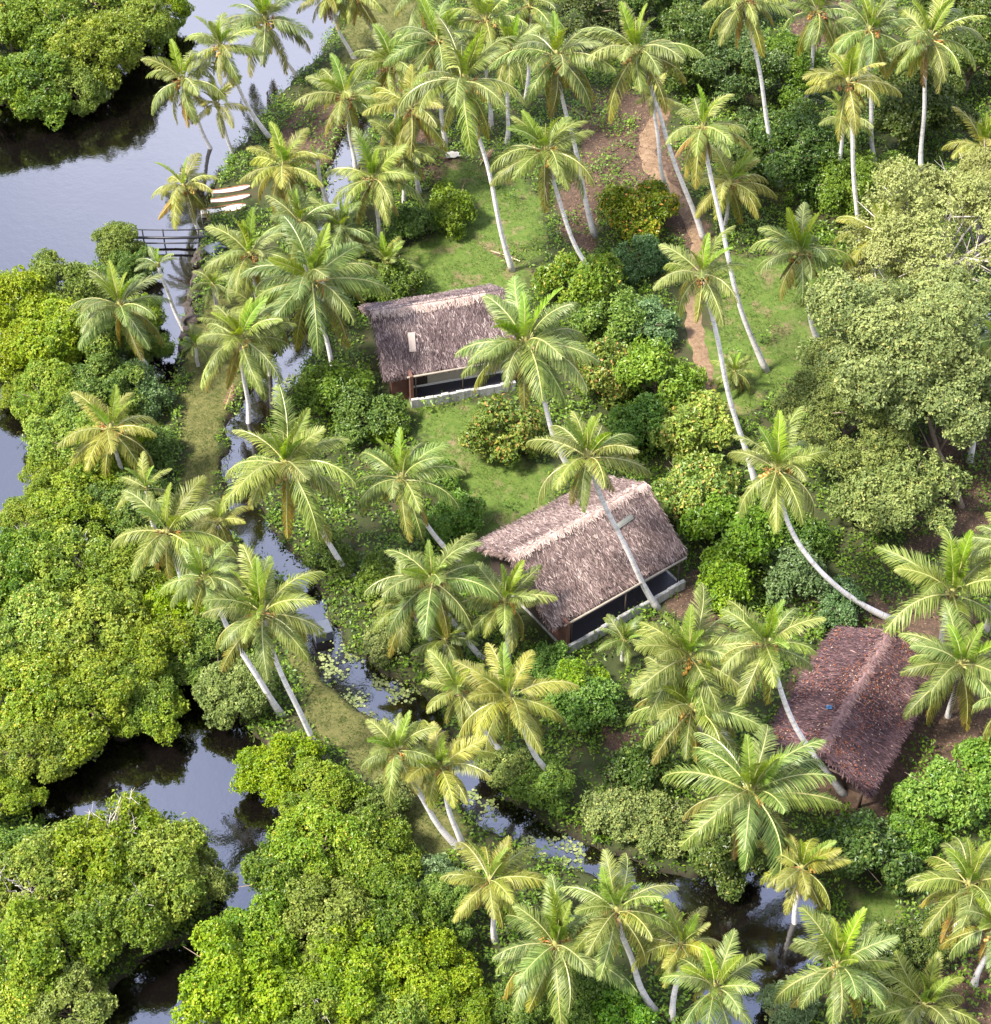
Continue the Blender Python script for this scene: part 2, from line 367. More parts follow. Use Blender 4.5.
def water_mat():
    m, nt, out = new_mat('water')
    P = N(nt, 'ShaderNodeNewGeometry').outputs['Position']
    n1 = noise(nt, P, 1.6, 3); n2 = noise(nt, P, 6.5, 2)
    big = noise(nt, P, .12, 4)
    h = math_(nt, 'MULTIPLY', math_(nt, 'ADD', math_(nt, 'MULTIPLY', n1, .8), math_(nt, 'MULTIPLY', n2, .25)), math_(nt, 'MULTIPLY_ADD', big, 3.0, -.7, clamp=True))
    c = mixc(nt, big, (.0018, .0012, .0012), (.004, .003, .003))
    b = principled(nt, out, c, .03, .5, h, .02, .5)
    b.inputs['IOR'].default_value = 2.2
    return m
M['water'] = water_mat()
wv = [(-450, -450, WZ), (450, -450, WZ), (450, 450, WZ), (-450, 450, WZ)]
water = link('water', np_mesh('water', wv, [np.array([[0, 1, 2, 3]])], [M['water']])); water['kind'] = 'structure'

# dirt footpath
def path_strip():
    pts = gp([(668, 108), (650, 130), (646, 155), (660, 182), (684, 205), (698, 235), (700, 270), (693, 300), (694, 330), (702, 360), (710, 392), (716, 412)])
    w = [.55, .78, .88, .85, .78, .72, .70, .70, .75, .70, .6, .4]
    t = np.linspace(0, len(pts) - 1, 70); k = np.arange(len(pts))
    X = np.interp(t, k, pts[:, 0]); Y = np.interp(t, k, pts[:, 1]); W = np.interp(t, k, w)
    for _ in range(3):
        X[1:-1] = (X[:-2] + 2 * X[1:-1] + X[2:]) / 4; Y[1:-1] = (Y[:-2] + 2 * Y[1:-1] + Y[2:]) / 4
    T = np.stack([np.gradient(X), np.gradient(Y)], 1); T /= np.linalg.norm(T, axis=1)[:, None]
    Nn = np.stack([-T[:, 1], T[:, 0]], 1); V = []
    for i in range(len(t)):
        for j, u in enumerate(np.linspace(-1, 1, 9)):
            ww = W[i] * (1 + .14 * math.sin(i * 1.7 + (3 if u > 0 else 0)) + .08 * math.sin(i * .9))
            p = np.array([X[i], Y[i]]) + Nn[i] * u * ww
            V.append((p[0], p[1], h1(*p) + .004 + .045 * (1 - u * u) - .05 * (abs(u) > .99)))
    ii = np.arange(len(V)).reshape(-1, 9)
    Q = np.stack([ii[:-1, :-1], ii[:-1, 1:], ii[1:, 1:], ii[1:, :-1]], -1).reshape(-1, 4)
    m, nt, out = new_mat('path_dirt')
    P = N(nt, 'ShaderNodeNewGeometry').outputs['Position']
    f = math_(nt, 'ADD', math_(nt, 'MULTIPLY', noise(nt, P, 2.5, 5, .7), .5), math_(nt, 'MULTIPLY', noise(nt, P, 14, 3, .7), .5))
    principled(nt, out, ramp(nt, [(.3, (.07, .044, .026)), (.48, (.145, .092, .055)), (.6, (.22, .15, .095)), (.7, (.34, .26, .19))], f), .9, .15, f, .05)
    o = link('path', np_mesh('path', V, [Q], [m], smooth=True)); o['kind'] = 'structure'
path_strip()

# ------------------------------------------------------------------ coconut palms
def frond_mesh(name, seed, L, e0, bend, vang, fold, mat, tintlo, tinthi, n=84, lmax=.95, tipdry=0.0, power=1.25):
    """a feather frond along +X: pale stalk and two rows of narrow leaflets hanging from it"""
    g = np.random.default_rng(seed); m = 13
    t = np.linspace(0, 1, m); el = np.radians(e0 - bend * t ** power)
    side = g.normal(0, .10); az = side * t ** 1.5
    d = np.stack([np.cos(el) * np.cos(az), np.cos(el) * np.sin(az), np.sin(el)], 1)
    P = np.vstack([[0, 0, 0], np.cumsum((d[:-1] + d[1:]) / 2 * L / (m - 1), axis=0)])
    Vr, Qr = tube_np(P, np.linspace(.062, .016, m), 4)
    V = [Vr]; Q = [Qr]; mi = [np.zeros(len(Qr), int)]; A = [np.full(len(Vr), .6)]; off = len(Vr)
    tt = np.linspace(.16, .995, n)
    base = np.stack([np.interp(tt, t, P[:, k]) for k in range(3)], 1)
    T = np.stack([np.interp(tt, t, d[:, k]) for k in range(3)], 1); T /= np.linalg.norm(T, axis=1)[:, None]
    S = np.cross(np.array([0, 0, 1.]), T); S /= np.linalg.norm(S, axis=1)[:, None] + 1e-9
    U = np.cross(T, S)
    tw = g.normal(0, .15)
    prof = lmax * np.sin(np.pi * np.clip(.17 + .80 * tt, 0, 1)) ** .65
    nv = 0
    for s in (-1, 1):
        a = np.radians(28 + 30 * tt + g.normal(0, 4, n))          # swept towards the tip
        ph = np.radians(vang + g.normal(0, 9, n) + 4 * np.sin(np.arange(n) * .3 + g.uniform(0, 6))) + s * tw           # above / below the stalk's plane
        D = S * (s * np.cos(a) * np.cos(ph))[:, None] + T * np.sin(a)[:, None] + U * (np.cos(a) * np.sin(ph))[:, None]
        D /= np.linalg.norm(D, axis=1)[:, None]
        D2 = D + np.array([0, 0, -1.]) * (fold * g.uniform(.7, 1.3, n))[:, None]; D2 /= np.linalg.norm(D2, axis=1)[:, None]
        D3 = D2 + np.array([0, 0, -1.]) * (fold * 1.1); D3 /= np.linalg.norm(D3, axis=1)[:, None]
        l = prof * g.uniform(.88, 1.08, n)
        for q in range(g.integers(0, 3)):                          # torn stretches
            c0 = g.integers(20, n - 5); w0 = g.integers(1, 5); l[c0:c0 + w0] *= g.uniform(.1, .5)
        p1 = base + D * (l * .34)[:, None]; p2 = p1 + D2 * (l * .36)[:, None]; p3 = p2 + D3 * (l * .30)[:, None]
        wv = T * .5 + S * (-s * .12)
        for w_, p in ((.036, base), (.056, p1), (.046, p2)):
            V += [p - wv * w_, p + wv * w_]
        V.append(p3)
        o = off + nv
        i = np.arange(n)
        rows = [o + k * n + i for k in range(7)]
        Q.append(np.stack([rows[0], rows[1], rows[3], rows[2]], 1)); Q.append(np.stack([rows[2], rows[3], rows[5], rows[4]], 1))
        Q.append(np.stack([rows[4], rows[5], rows[6], rows[6]], 1))
        ti = g.uniform(tintlo, tinthi, n) + tipdry * np.clip(tt - .55, 0, 1) * 1.6
        dead = g.random(n) < .05; ti[dead] += .4
        for k in range(7): A.append(np.clip(ti + (.0, .0, .02, .02, .08, .08, .2)[k], 0, 1))
        mi.append(np.ones(3 * n, int)); nv += 7 * n
    Q = np.concatenate(Q); tri = Q[:, 2] == Q[:, 3]; mi = np.concatenate(mi)
    return np_mesh(name, np.vstack(V), [Q[~tri], Q[tri][:, :3]], [M['rachis'], mat], np.concatenate([mi[~tri], mi[tri]]), {'tint': np.concatenate(A)})
FR = {'A': [], 'B': [], 'C': [], 'D': [], 'E': [], 'F': [], 'G': []}
for k in range(4):
    FR['A'].append(frond_mesh('frond', 10 + k, 3.7, 84 - 3 * k, 22 + 9 * k, 24, .10, M['frond_young'], .25, .75, lmax=.75))
    FR['B'].append(frond_mesh('frond', 20 + k, 4.5, 66 - 5 * k, 54 + 9 * k, 0, .30, M['frond'], .30, .85, lmax=1.15))
    FR['C'].append(frond_mesh('frond', 30 + k, 4.9, 44 - 6 * k, 72 + 7 * k, -14, .45, M['frond'], .25, .85, lmax=1.28))
    FR['D'].append(frond_mesh('frond', 40 + k, 5.0, 20 - 6 * k, 72 + 7 * k, -22, .55, M['frond'], .2, .8, lmax=1.28, tipdry=.1))
    FR['E'].append(frond_mesh('frond', 50 + k, 4.9, -12 - 8 * k, 66, -28, .55, M['frond_old'], .1, .6, lmax=1.2, tipdry=.45))
    FR['F'].append(frond_mesh('frond', 60 + k, 4.1, -42 - 8 * k, 36, -34, .6, M['frond_dry'], .1, .9, lmax=.9))
for k in range(2):
    FR['G'].append(frond_mesh('frond', 70 + k, 3.5, -62, 24, -50, .7, M['frond_dead'], 0, .9, n=40, lmax=.6))

def heart_mesh():
    b = MB(); P = [(0, 0, -.75), (0, 0, -.4), (0, 0, -.1), (.02, 0, .25), (.03, .02, .7)]
    b.tube(P, [.16, .24, .27, .2, .07], 9)
    g = np.random.default_rng(3)
    for k in range(14):      # sheathing stubs of old leaf bases
        a = k * 2.4; r = .22; z = -.55 + k * .05
        p0 = np.array([r * math.cos(a), r * math.sin(a), z]); p1 = p0 + np.array([.22 * math.cos(a), .22 * math.sin(a), .22])
        b.tube([p0, (p0 + p1) / 2 + [0, 0, .03], p1], [.07, .06, .035], 5)
    b.tube([(0, 0, .3), (.05, .03, 1.4), (.1, .05, 2.5)], [.07, .045, .012], 5)
    V = np.concatenate(b.V)
    return np_mesh('crown', V, [np.concatenate(b.Q)], [M['heart']], attrs={'tint': np.full(len(V), .5)}, smooth=True)
HEART = heart_mesh()
def ball(r, cx, cy, cz, b, a, n=7, m=5):
    V = []; Q = []
    for i in range(m + 1):
        ph = math.pi * i / m
        for j in range(n):
            th = 2 * math.pi * j / n
            V.append((cx + r * math.sin(ph) * math.cos(th), cy + r * math.sin(ph) * math.sin(th), cz + 1.2 * r * math.cos(ph)))
    for i in range(m):
        for j in range(n): Q.append((i * n + j, (i + 1) * n + j, (i + 1) * n + (j + 1) % n, i * n + (j + 1) % n))
    b.add(V, Q, a=a)
def bunch_mesh(seed, a0):
    g = np.random.default_rng(seed); b = MB()
    b.tube([(0, 0, 0), (.35, 0, .12), (.6, 0, -.12), (.7, 0, -.45)], [.05, .045, .035, .02], 5, a=.15)
    for k in range(11):
        ball(.115 * g.uniform(.8, 1.15), .60 + g.normal(0, .13), g.normal(0, .14), -.33 + g.normal(0, .13), b, float(np.clip(a0 + g.normal(0, .12), 0, 1)))
    for k in range(9):
        p = np.array([.45, 0, 0.05]); q = p + np.array([g.uniform(.1, .45), g.normal(0, .22), g.uniform(-.15, .35)])
        b.tube([p, (p + q) / 2 + [0, 0, .04], q], [.022, .018, .01], 4, a=.45)
    V = np.concatenate(b.V)
    return np_mesh('coconut_bunch', V, [np.concatenate(b.Q)], [M['nut']], attrs={'tint': np.concatenate(b.A)}, smooth=True)
BUNCH = [bunch_mesh(1, .25), bunch_mesh(2, .6), bunch_mesh(3, .85)]

def palm(cx, cy, base, rpx, label, style='g', k=.68, zk=.42, h=None, lean=(0, 0), group='coconut palms', nuts=None, bow=(0, 0)):
    """crown seen at pixel (cx, cy); base a pixel, or None with a height h and a lean in metres"""
    if base is not None:
        B = at(*base); B[2] = h1(B[0], B[1])
        d = at(cx, cy, 0) - CAM
        Y = B[1] + lean[1]; t = (Y - CAM[1]) / d[1]; Cw = CAM + d * t
        if h is not None: Cw = at(cx, cy, h)
        if Cw[2] < 1.2: Cw = at(cx, cy, 1.2)
    else:
        Cw = at(cx, cy, h); B = np.array([Cw[0] - lean[0], Cw[1] - lean[1], 0]); B[2] = h1(B[0], B[1])
    g = random.Random(int(cx * 131 + cy * 17))
    s = rpx / scale_at(Cw) / 4.25
    H = Cw[2] - B[2]; rel = Cw - B
    root = thing('coconut_palm', label, 'palm tree', tuple(B), 0, group)
    n = 20; t = np.linspace(0, 1, n)[:, None]
    p0 = np.array([0, 0, -.3]); p2 = rel - np.array([0, 0, .2])
    p1 = np.array([rel[0] * k + bow[0], rel[1] * k + bow[1], H * zk])
    P = (1 - t) ** 2 * p0 + 2 * t * (1 - t) * p1 + t * t * p2
    wv = min(.16, .012 * H)
    P[:, 0] += (np.sin(t[:, 0] * math.pi) * np.sin(t[:, 0] * 7 + g.uniform(0, 6))) * wv
    P[:, 1] += (np.sin(t[:, 0] * math.pi) * np.sin(t[:, 0] * 6 + g.uniform(0, 6))) * wv
    tr = np.linspace(0, 1, n); sw = .8 + .2 * min(1, H / 10)
    rad = sw * (.130 + .045 * (1 - tr) + .12 * np.exp(-tr * 9) * min(1, H / 6)) * (1 + .03 * np.sin(np.arange(n) * 2.3 + g.uniform(0, 6)))
    V, Q = tube_np(P, rad, 9)
    al = np.concatenate([np.repeat(np.concatenate([[0], np.cumsum(np.linalg.norm(np.diff(P, axis=0), axis=1))]), 9), [0, H]])
    link('trunk', np_mesh('trunk', V, [Q], [M['trunk']], attrs={'along': al}, smooth=True), root)
    tip = P[-1] - P[-3]
    cr = link('crown', HEART, root, tuple(rel), (-.35 * tip[1] / (np.linalg.norm(tip)), .35 * tip[0] / np.linalg.norm(tip), 0), (s, s, s))
    cfg = {'g': 'AAAABBBBCCCCCDDDDDEEEE', 'y': 'AAABBBCCCCCDDDDEEEEFF', 'o': 'AAABBBBCCCCCDDDDDEEEFG', 's': 'AAABBBCCCDDDE', 't': 'AABBBBCC',
           'b': 'AAAAABBBBBCCCCCCDDDDDDEEEE', 'u': 'AAAAABBBBBCCCCCD'}[style]
    if style in 'gyob' and H > 3:                    # each sheds differently: yellowing and dead hanging fronds
        cfg += 'F' * g.choice((0, 0, 1, 1, 2)) + 'G' * g.choice((0, 0, 1, 1, 2, 3))
    shade = g.choice((None, None, 'frond_deep', 'frond_deep', 'frond_gold')) if style != 'y' else g.choice((None, 'frond_gold'))
    a = g.uniform(0, 6.28)
    for i, ch in enumerate(cfg):
        a += 2.39996 + g.uniform(-.22, .22)
        sc = g.uniform(.78, 1.12)
        fo = link('frond', g.choice(FR[ch]), cr, (.12 * math.cos(a), .12 * math.sin(a), .10 - .02 * i),
             (g.gauss(0, .20), g.gauss(0, .12), a), (sc, sc * g.choice((-1, 1)), sc))
        if shade and ch in 'BCD': fo.material_slots[1].link = 'OBJECT'; fo.material_slots[1].material = M[shade]
    nn = nuts if nuts is not None else (g.randint(2, 4) if style in 'gyob' and H > 4 else 0)
    for i in range(nn):
        az = -1.57 + (i - (nn - 1) / 2) * 1.25 + g.uniform(-.3, .3)
        link('coconut_bunch', g.choice(BUNCH[:2] if style != 'b' else BUNCH[1:]), cr, (.15 * math.cos(az), .15 * math.sin(az), -.05), (0, g.uniform(-.2, .25), az), (1.1,) * 3)
    return root

PALMS = [
 # upper left, along the lagoon bank
 (183, 80, (216, 145), 44, 'coconut palm leaning left over the lagoon, uppermost on its bank', 'y', {}),
 (221, 46, (271, 137), 40, 'dark coconut palm bent left behind two brighter palms at the lagoon', 'g', {}),
 (265, 20, (299, 77), 52, 'large coconut palm arching left over the lagoon at the top edge', 'g', {}),
 (217, 105, (234, 150), 33, 'small coconut palm beneath the leaning palm at the lagoon bank', 's', {}),
 (184, 186, (202, 233), 40, 'sparse coconut palm with yellow hanging fronds above the footbridge', 'y', {}),
 (284, 166, None, 52, 'coconut palm with drooping crown right of the white boats', 'y', dict(h=6.5, lean=(-.5, 0))),
 (317, 158, (336, 220), 17, 'slender palm with tiny bright tuft standing in the upper canal', 't', {}),
 (250, 254, None, 48, 'coconut palm on the stony bank just right of the footbridge', 'g', dict(h=8, lean=(-.6, .4))),
 (312, 278, None, 68, 'big full coconut palm left of the uppermost hut', 'b', dict(h=9.5, lean=(-1.2, 0))),
 (120, 305, (156, 378), 50, 'coconut palm with brown trunk rising from the left mangroves below the lagoon', 'g', {}),
 (158, 265, (185, 326), 23, 'tiny palm with few upright fronds in the water beside the footbridge', 't', {}),
 (241, 338, None, 54, 'coconut palm with long drooping fronds at the head of the grassy dyke', 'b', dict(h=7.5, lean=(.3, 0))),
 (213, 284, None, 26, 'little pale palm on the stony bank between two larger crowns', 's', dict(h=2.5, lean=(0, 0))),
 (195, 345, None, 20, 'young yellow-tipped palm tucked under the dyke palm', 's', dict(h=2.0, lean=(0, 0))),
 # top centre
 (463, 80, (513, 272), 66, 'very tall coconut palm whose straight trunk meets the lawn behind the uppermost hut', 'o', dict(zk=.5, k=.5)),
 (557, 56, (596, 237), 58, 'tall coconut palm with straight trunk standing on bare red soil', 'o', dict(zk=.6, k=.75)),
 (546, 150, (624, 306), 54, 'coconut palm with strongly curved trunk ending in shrubs right of the lawn', 'g', dict(k=.78, zk=.4)),
 (637, 50, (705, 240), 60, 'tall coconut palm leaning over the start of the dirt path', 'g', dict(k=.5, zk=.5)),
 (653, 97, (672, 202), 26, 'thin palm with small pale crown crossing another trunk at the path', 's', {}),
 (346, 96, None, 46, 'coconut palm with bright upright fronds beside the brown canal head', 'y', dict(h=7, lean=(-.4, 0))),
 (411, 108, None, 46, 'ragged coconut palm in the shade left of the very tall one', 'y', dict(h=8, lean=(-.4, 0))),
 (373, 178, None, 47, 'coconut palm spreading over the upper canal, dark green centre', 'g', dict(h=6, lean=(-.3, 0))),
 (355, -6, (394, 57), 36, 'palm at the top edge with white trunk slanting down to the right', 'y', {}),
 (328, -4, (355, 58), 30, 'yellow palm at the top edge with forked pale trunks over the water', 'y', {}),
 (438, 40, None, 52, 'coconut palm partly hidden behind the very tall palm', 'g', dict(h=10, lean=(-.4, 0))),
 (486, 20, None, 50, 'coconut palm at the top edge between two tall leaning ones', 'g', dict(h=10, lean=(-.4, .3))),
 (425, -8, None, 44, 'leftmost of the palms cut by the top edge at the centre', 'g', dict(h=8, lean=(.2, 0))),
 (530, 6, None, 44, 'dim coconut palm at the top edge before dark trees', 'o', dict(h=9, lean=(.2, 0))),
 (388, 262, None, 34, 'low young palm with upright fronds behind the uppermost hut', 'u', dict(h=1.8, lean=(0, 0))),
 (352, 262, None, 30, 'low young palm beside the canal near the big full palm', 'u', dict(h=1.6, lean=(0, 0))),
 (342, 228, None, 38, 'medium palm filling the gap right of the big full palm by the canal', 'g', dict(h=4, lean=(0, 0))),
 (300, 222, None, 40, 'coconut palm between the white boats and the upper canal', 'g', dict(h=5, lean=(-.3, 0))),
 (402, 150, None, 40, 'shaded palm left of the very tall palm trunk', 'o', dict(h=5, lean=(0, 0))),
 (392, 62, None, 44, 'coconut palm above the brown canal head at the top', 'g', dict(h=6.5, lean=(-.3, 0))),
 (262, 312, None, 40, 'palm squeezed between the dyke palm and the big full palm', 'g', dict(h=5.5, lean=(0, 0))),
 (510, 48, None, 44, 'coconut palm between the very tall palm and the red soil palm', 'g', dict(h=9, lean=(.2, 0))),
 (445, 640, None, 36, 'low palm on the canal bank behind the pair below the middle hut', 'g', dict(h=3, lean=(0, 0))),
 # upper right
 (744, 0, (782, 188), 46, 'tall palm cut by the top edge with long bare leaning trunk', 'g', dict(k=.5, zk=.5)),
 (703, 127, (768, 372), 48, 'yellowish coconut palm with long bowed white trunk ending on the right lawn', 'y', dict(k=.66, zk=.45)),
 (848, 82, (860, 296), 48, 'tall coconut palm with wavy white trunk before the pale tree', 'o', dict(bow=(.6, 0), zk=.55, k=.6)),
 (929, 38, (922, 176), 56, 'coconut palm with hanging rust-brown dead fronds at upper right', 'o', dict(nuts=4)),
 (870, 30, (876, 165), 46, 'coconut palm half hidden behind the wavy trunked palm', 'g', {}),
 (818, 12, None, 44, 'pale palm at the top edge over the dark thicket', 'g', dict(h=9, lean=(0, 0))),
 (801, 253, (819, 340), 53, 'coconut palm over the right lawn with a dangling brown spathe', 'o', {}),
 (881, 237, None, 48, 'coconut palm half screened by the pale dry tree', 'g', dict(h=8, lean=(-.3, 0))),
 (702, 274, (758, 490), 52, 'coconut palm with long pale trunk slanting down beside the dirt path', 'y', dict(k=.55, zk=.5)),
 (730, 182, None, 42, 'dull palm in the shade behind the long bowed trunk', 'g', dict(h=4.5, lean=(0, 0))),
 (735, 372, None, 26, 'stunted palm with yellow fronds at the foot of the bowed trunk', 'y', dict(h=1.6, lean=(0, 0), nuts=0)),
 (982, 146, None, 46, 'bright palm cut by the right edge above the pale tree', 'u', dict(h=5, lean=(0, 0))),
 (1000, 340, None, 36, 'fronds of a palm reaching in from the right edge over the pale tree', 'g', dict(h=11, lean=(0, 0))),
 # centre
 (526, 342, (574, 476), 72, 'large coconut palm whose crown covers the right end of the uppermost hut', 'b', dict(k=.6)),
 (588, 456, (659, 608), 58, 'coconut palm whose white trunk crosses the middle hut roof', 'g', dict(k=.6, zk=.45)),
 (402, 478, (460, 560), 54, 'coconut palm between the canal and the lower lawn', 'g', {}),
 (433, 580, (484, 658), 60, 'coconut palm left of the middle hut with brown drooping spathes', 'o', {}),
 (409, 604, (441, 648), 44, 'low coconut palm under the crown left of the middle hut', 'g', {}),
 (505, 601, None, 50, 'dark green coconut palm touching the left corner of the middle hut', 'g', dict(h=5.5, lean=(-.3, 0))),
 (287, 463, (354, 577), 70, 'huge coconut palm leaning left across the middle of the canal', 'b', dict(k=.7)),
 (111, 429, None, 54, 'coconut palm with orange centre alone on the left mangroves', 'y', dict(h=6, lean=(-.3, 0))),
 (168, 532, None, 58, 'coconut palm with arching fronds at the lower end of the dyke', 'o', dict(h=8, lean=(-.5, 0))),
 (146, 488, None, 34, 'smaller palm peeping out behind the dyke end palm', 's', dict(h=8, lean=(-.3, 0))),
 (218, 522, None, 34, 'ragged yellow palm right of the dyke end palm', 'y', dict(h=4, lean=(0, 0), nuts=0)),
 (205, 577, (283, 715), 46, 'upper of the two palms leaning left with parallel white trunks', 'g', dict(k=.6)),
 (262, 612, (327, 758), 64, 'lower of the two palms leaning left with parallel white trunks', 'b', dict(k=.7, zk=.35)),
 (509, 697, (562, 784), 58, 'coconut palm leaning left below the middle hut', 'g', {}),
 (458, 690, (517, 762), 44, 'shorter coconut palm close behind the one below the middle hut', 'g', {}),
 (440, 766, (464, 846), 50, 'right one of twin palms sprouting from one base at the canal', 'g', {}),
 (397, 750, (461, 847), 46, 'left one of twin palms sprouting from one base at the canal', 'g', dict(k=.7)),
 # right
 (777, 468, (895, 618), 62, 'coconut palm with curved trunk lying far over behind the red-brown hut', 'g', dict(k=.8, zk=.28)),
 (953, 592, None, 76, 'big lush palm at the right edge above the red-brown hut', 'u', dict(h=5.5, lean=(0, 0), nuts=0)),
 (962, 664, None, 66, 'lush palm hanging over the right eave of the red-brown hut', 'g', dict(h=5, lean=(0, 0), nuts=0)),
 (1010, 545, None, 48, 'palm beyond the right edge with one yellow-green frond showing', 'y', dict(h=8, lean=(0, 0))),
 (1012, 700, None, 46, 'palm at the right edge above the bright leafy tree', 'g', dict(h=5, lean=(0, 0))),
 (690, 655, (735, 745), 66, 'coconut palm in front of the middle hut veranda', 'b', {}),
 (692, 708, (730, 760), 66, 'coconut palm with one large yellow frond and orange flower stalks', 'y', dict(h=6.0)),
 (766, 644, (846, 794), 58, 'coconut palm whose white trunk crosses the red-brown hut gable', 'g', dict(k=.6, zk=.4)),
 (624, 640, None, 30, 'small yellow-leaved palm at the veranda corner of the middle hut', 'u', dict(h=2, lean=(0, 0))),
 (751, 790, None, 82, 'largest coconut palm, in front of the red-brown hut', 'b', dict(h=7, lean=(-.4, 0))),
 (802, 868, None, 46, 'small coconut palm on the pond edge before the dark shrub', 'g', dict(h=5, lean=(-.3, 0))),
 (838, 964, (835, 1040), 66, 'coconut palm on the lower pond bank with short white trunk', 'b', {}),
 (715, 988, None, 56, 'bright coconut palm at the bottom edge left of the pond', 'g', dict(h=8, lean=(0, .3))),
 (681, 944, None, 48, 'coconut palm directly behind the bright one at the bottom edge', 'g', dict(h=7, lean=(0, .3))),
 (617, 910, (656, 1010), 62, 'coconut palm leaning left with trunk reaching the bottom edge', 'y', {}),
 (556, 944, None, 74, 'wide coconut palm with trailing yellowed lower fronds at bottom centre', 'b', dict(h=7, lean=(-.3, 0))),
 (490, 880, None, 54, 'thin coconut palm with drooping golden fronds beside the bottom mangroves', 'y', dict(h=6, lean=(-.3, 0))),
 (970, 884, None, 66, 'coconut palm under the bright leafy tree at the right edge', 'g', dict(h=6, lean=(0, 0))),
 (995, 925, None, 60, 'coconut palm in the bottom right corner, cut by the right edge', 'g', dict(h=6, lean=(0, 0))),
 (925, 1004, None, 56, 'yellowish young palm at the bottom edge on the right', 'u', dict(h=3, lean=(0, 0))),
 (845, 120, None, 34, 'slim palm with shadowed crown under the wavy trunked palm', 's', dict(h=8, lean=(0, 0))),
]
for cx, cy, base, rpx, label, st, kw in PALMS: palm(cx, cy, base, rpx, label, st, **kw)

# ------------------------------------------------------------------ broadleaf crowns
def crown_mesh(name, seed, Rr, flat, nl, lr, leaf, dens, mat, low=-.25, inner=.25, asp=.5, tmix=(.15, .85), reach=(.42, .72), bl=(.30, .50), ndiv=7):
    """lobed crown: clumps over a dome, each clump a shell of small leaf rosettes"""
    g = np.random.default_rng(seed)
    nb = max(6, nl // ndiv); k = np.arange(nb)                       # main limbs' masses, uneven in reach
    th = k * 2.39996 + g.uniform(-.5, .5, nb); cz = low * .6 + (1 - low * .6) * ((k + g.random(nb)) / nb) ** .8; cz = np.clip(cz, -1, .98)
    rr = np.sqrt(1 - cz ** 2)
    BC = np.stack([rr * np.cos(th), rr * np.sin(th), cz * flat], 1) * (Rr * g.uniform(*reach, nb))[:, None]
    BR = Rr * g.uniform(*bl, nb)
    which = g.integers(0, nb, nl); dd = g.normal(0, 1, (nl, 3)); dd[:, 2] = np.abs(dd[:, 2]) * 1.1 - .45
    dd += BC[which] / Rr * 1.2; dd /= np.linalg.norm(dd, axis=1)[:, None]
    LC = BC[which] + dd * (BR[which] * g.uniform(.55, 1.0, nl))[:, None]; LC[:, 2] = np.maximum(LC[:, 2], -Rr * flat * .45)
    LR = Rr * lr * g.uniform(.45, 1.15, nl)
    LC = np.vstack([LC, BC]); LR = np.concatenate([LR, BR * .8]); nl += nb
    ltint = g.normal(0, .16, nl)
    Ps, Ds, Ts = [], [], []
    for i in range(nl):
        n = int(dens * LR[i] ** 2 * 3.2)
        d = g.normal(0, 1, (n, 3)); d /= np.linalg.norm(d, axis=1)[:, None]
        out = LC[i] / (np.linalg.norm(LC[i]) + 1e-6) + [0, 0, .5]
        d = d[(d @ out) > -.35]
        r = LR[i] * np.where(g.random(len(d)) < inner, g.uniform(.35, .8, len(d)), g.uniform(.82, 1.12, len(d)))
        r = np.where(g.random(len(d)) < .06, r * g.uniform(1.1, 1.45, len(d)), r)
        Ps.append(LC[i] + d * r[:, None] * [1, 1, .8]); Ds.append(d)
        Ts.append(np.full(len(d), ltint[i]) + g.normal(0, .12, len(d)))
    P = np.concatenate(Ps); D = np.concatenate(Ds); TT = np.concatenate(Ts)
    zmin = -Rr * flat * .55; keep = P[:, 2] > zmin; P, D, TT = P[keep], D[keep], TT[keep]
    nr, per = len(P), 5
    P = np.repeat(P, per, 0); D = np.repeat(D, per, 0); TT = np.repeat(TT, per)
    n = len(P); ax = g.normal(0, 1, (n, 3)); ax -= D * (ax * D).sum(1)[:, None] * .75
    ax += D * .35; ax /= np.linalg.norm(ax, axis=1)[:, None]
    nm = D * .8 + np.array([0, 0, .6]) + g.normal(0, .35, (n, 3))
    nm -= ax * (nm * ax).sum(1)[:, None]; nm /= np.linalg.norm(nm, axis=1)[:, None] + 1e-9
    sd = np.cross(nm, ax); l = leaf * g.uniform(.7, 1.25, n)[:, None]
    b0 = P + ax * l * .12; mid = P + ax * l * .55 + nm * l * .08; tip = P + ax * l * 1.05 - nm * l * .12
    V = np.stack([b0, mid - sd * l * asp * .5, tip, mid + sd * l * asp * .5], 1).reshape(-1, 3)
    Q = np.arange(4 * n).reshape(-1, 4)
    ti = np.clip(.5 + TT + g.normal(0, .16, n), 0, 1); ti = tmix[0] + (tmix[1] - tmix[0]) * ti
    sp = g.random(n) < .035; ti[sp] = 1
    return np_mesh(name, V, [Q], [mat], attrs={'tint': np.repeat(ti, 4)})
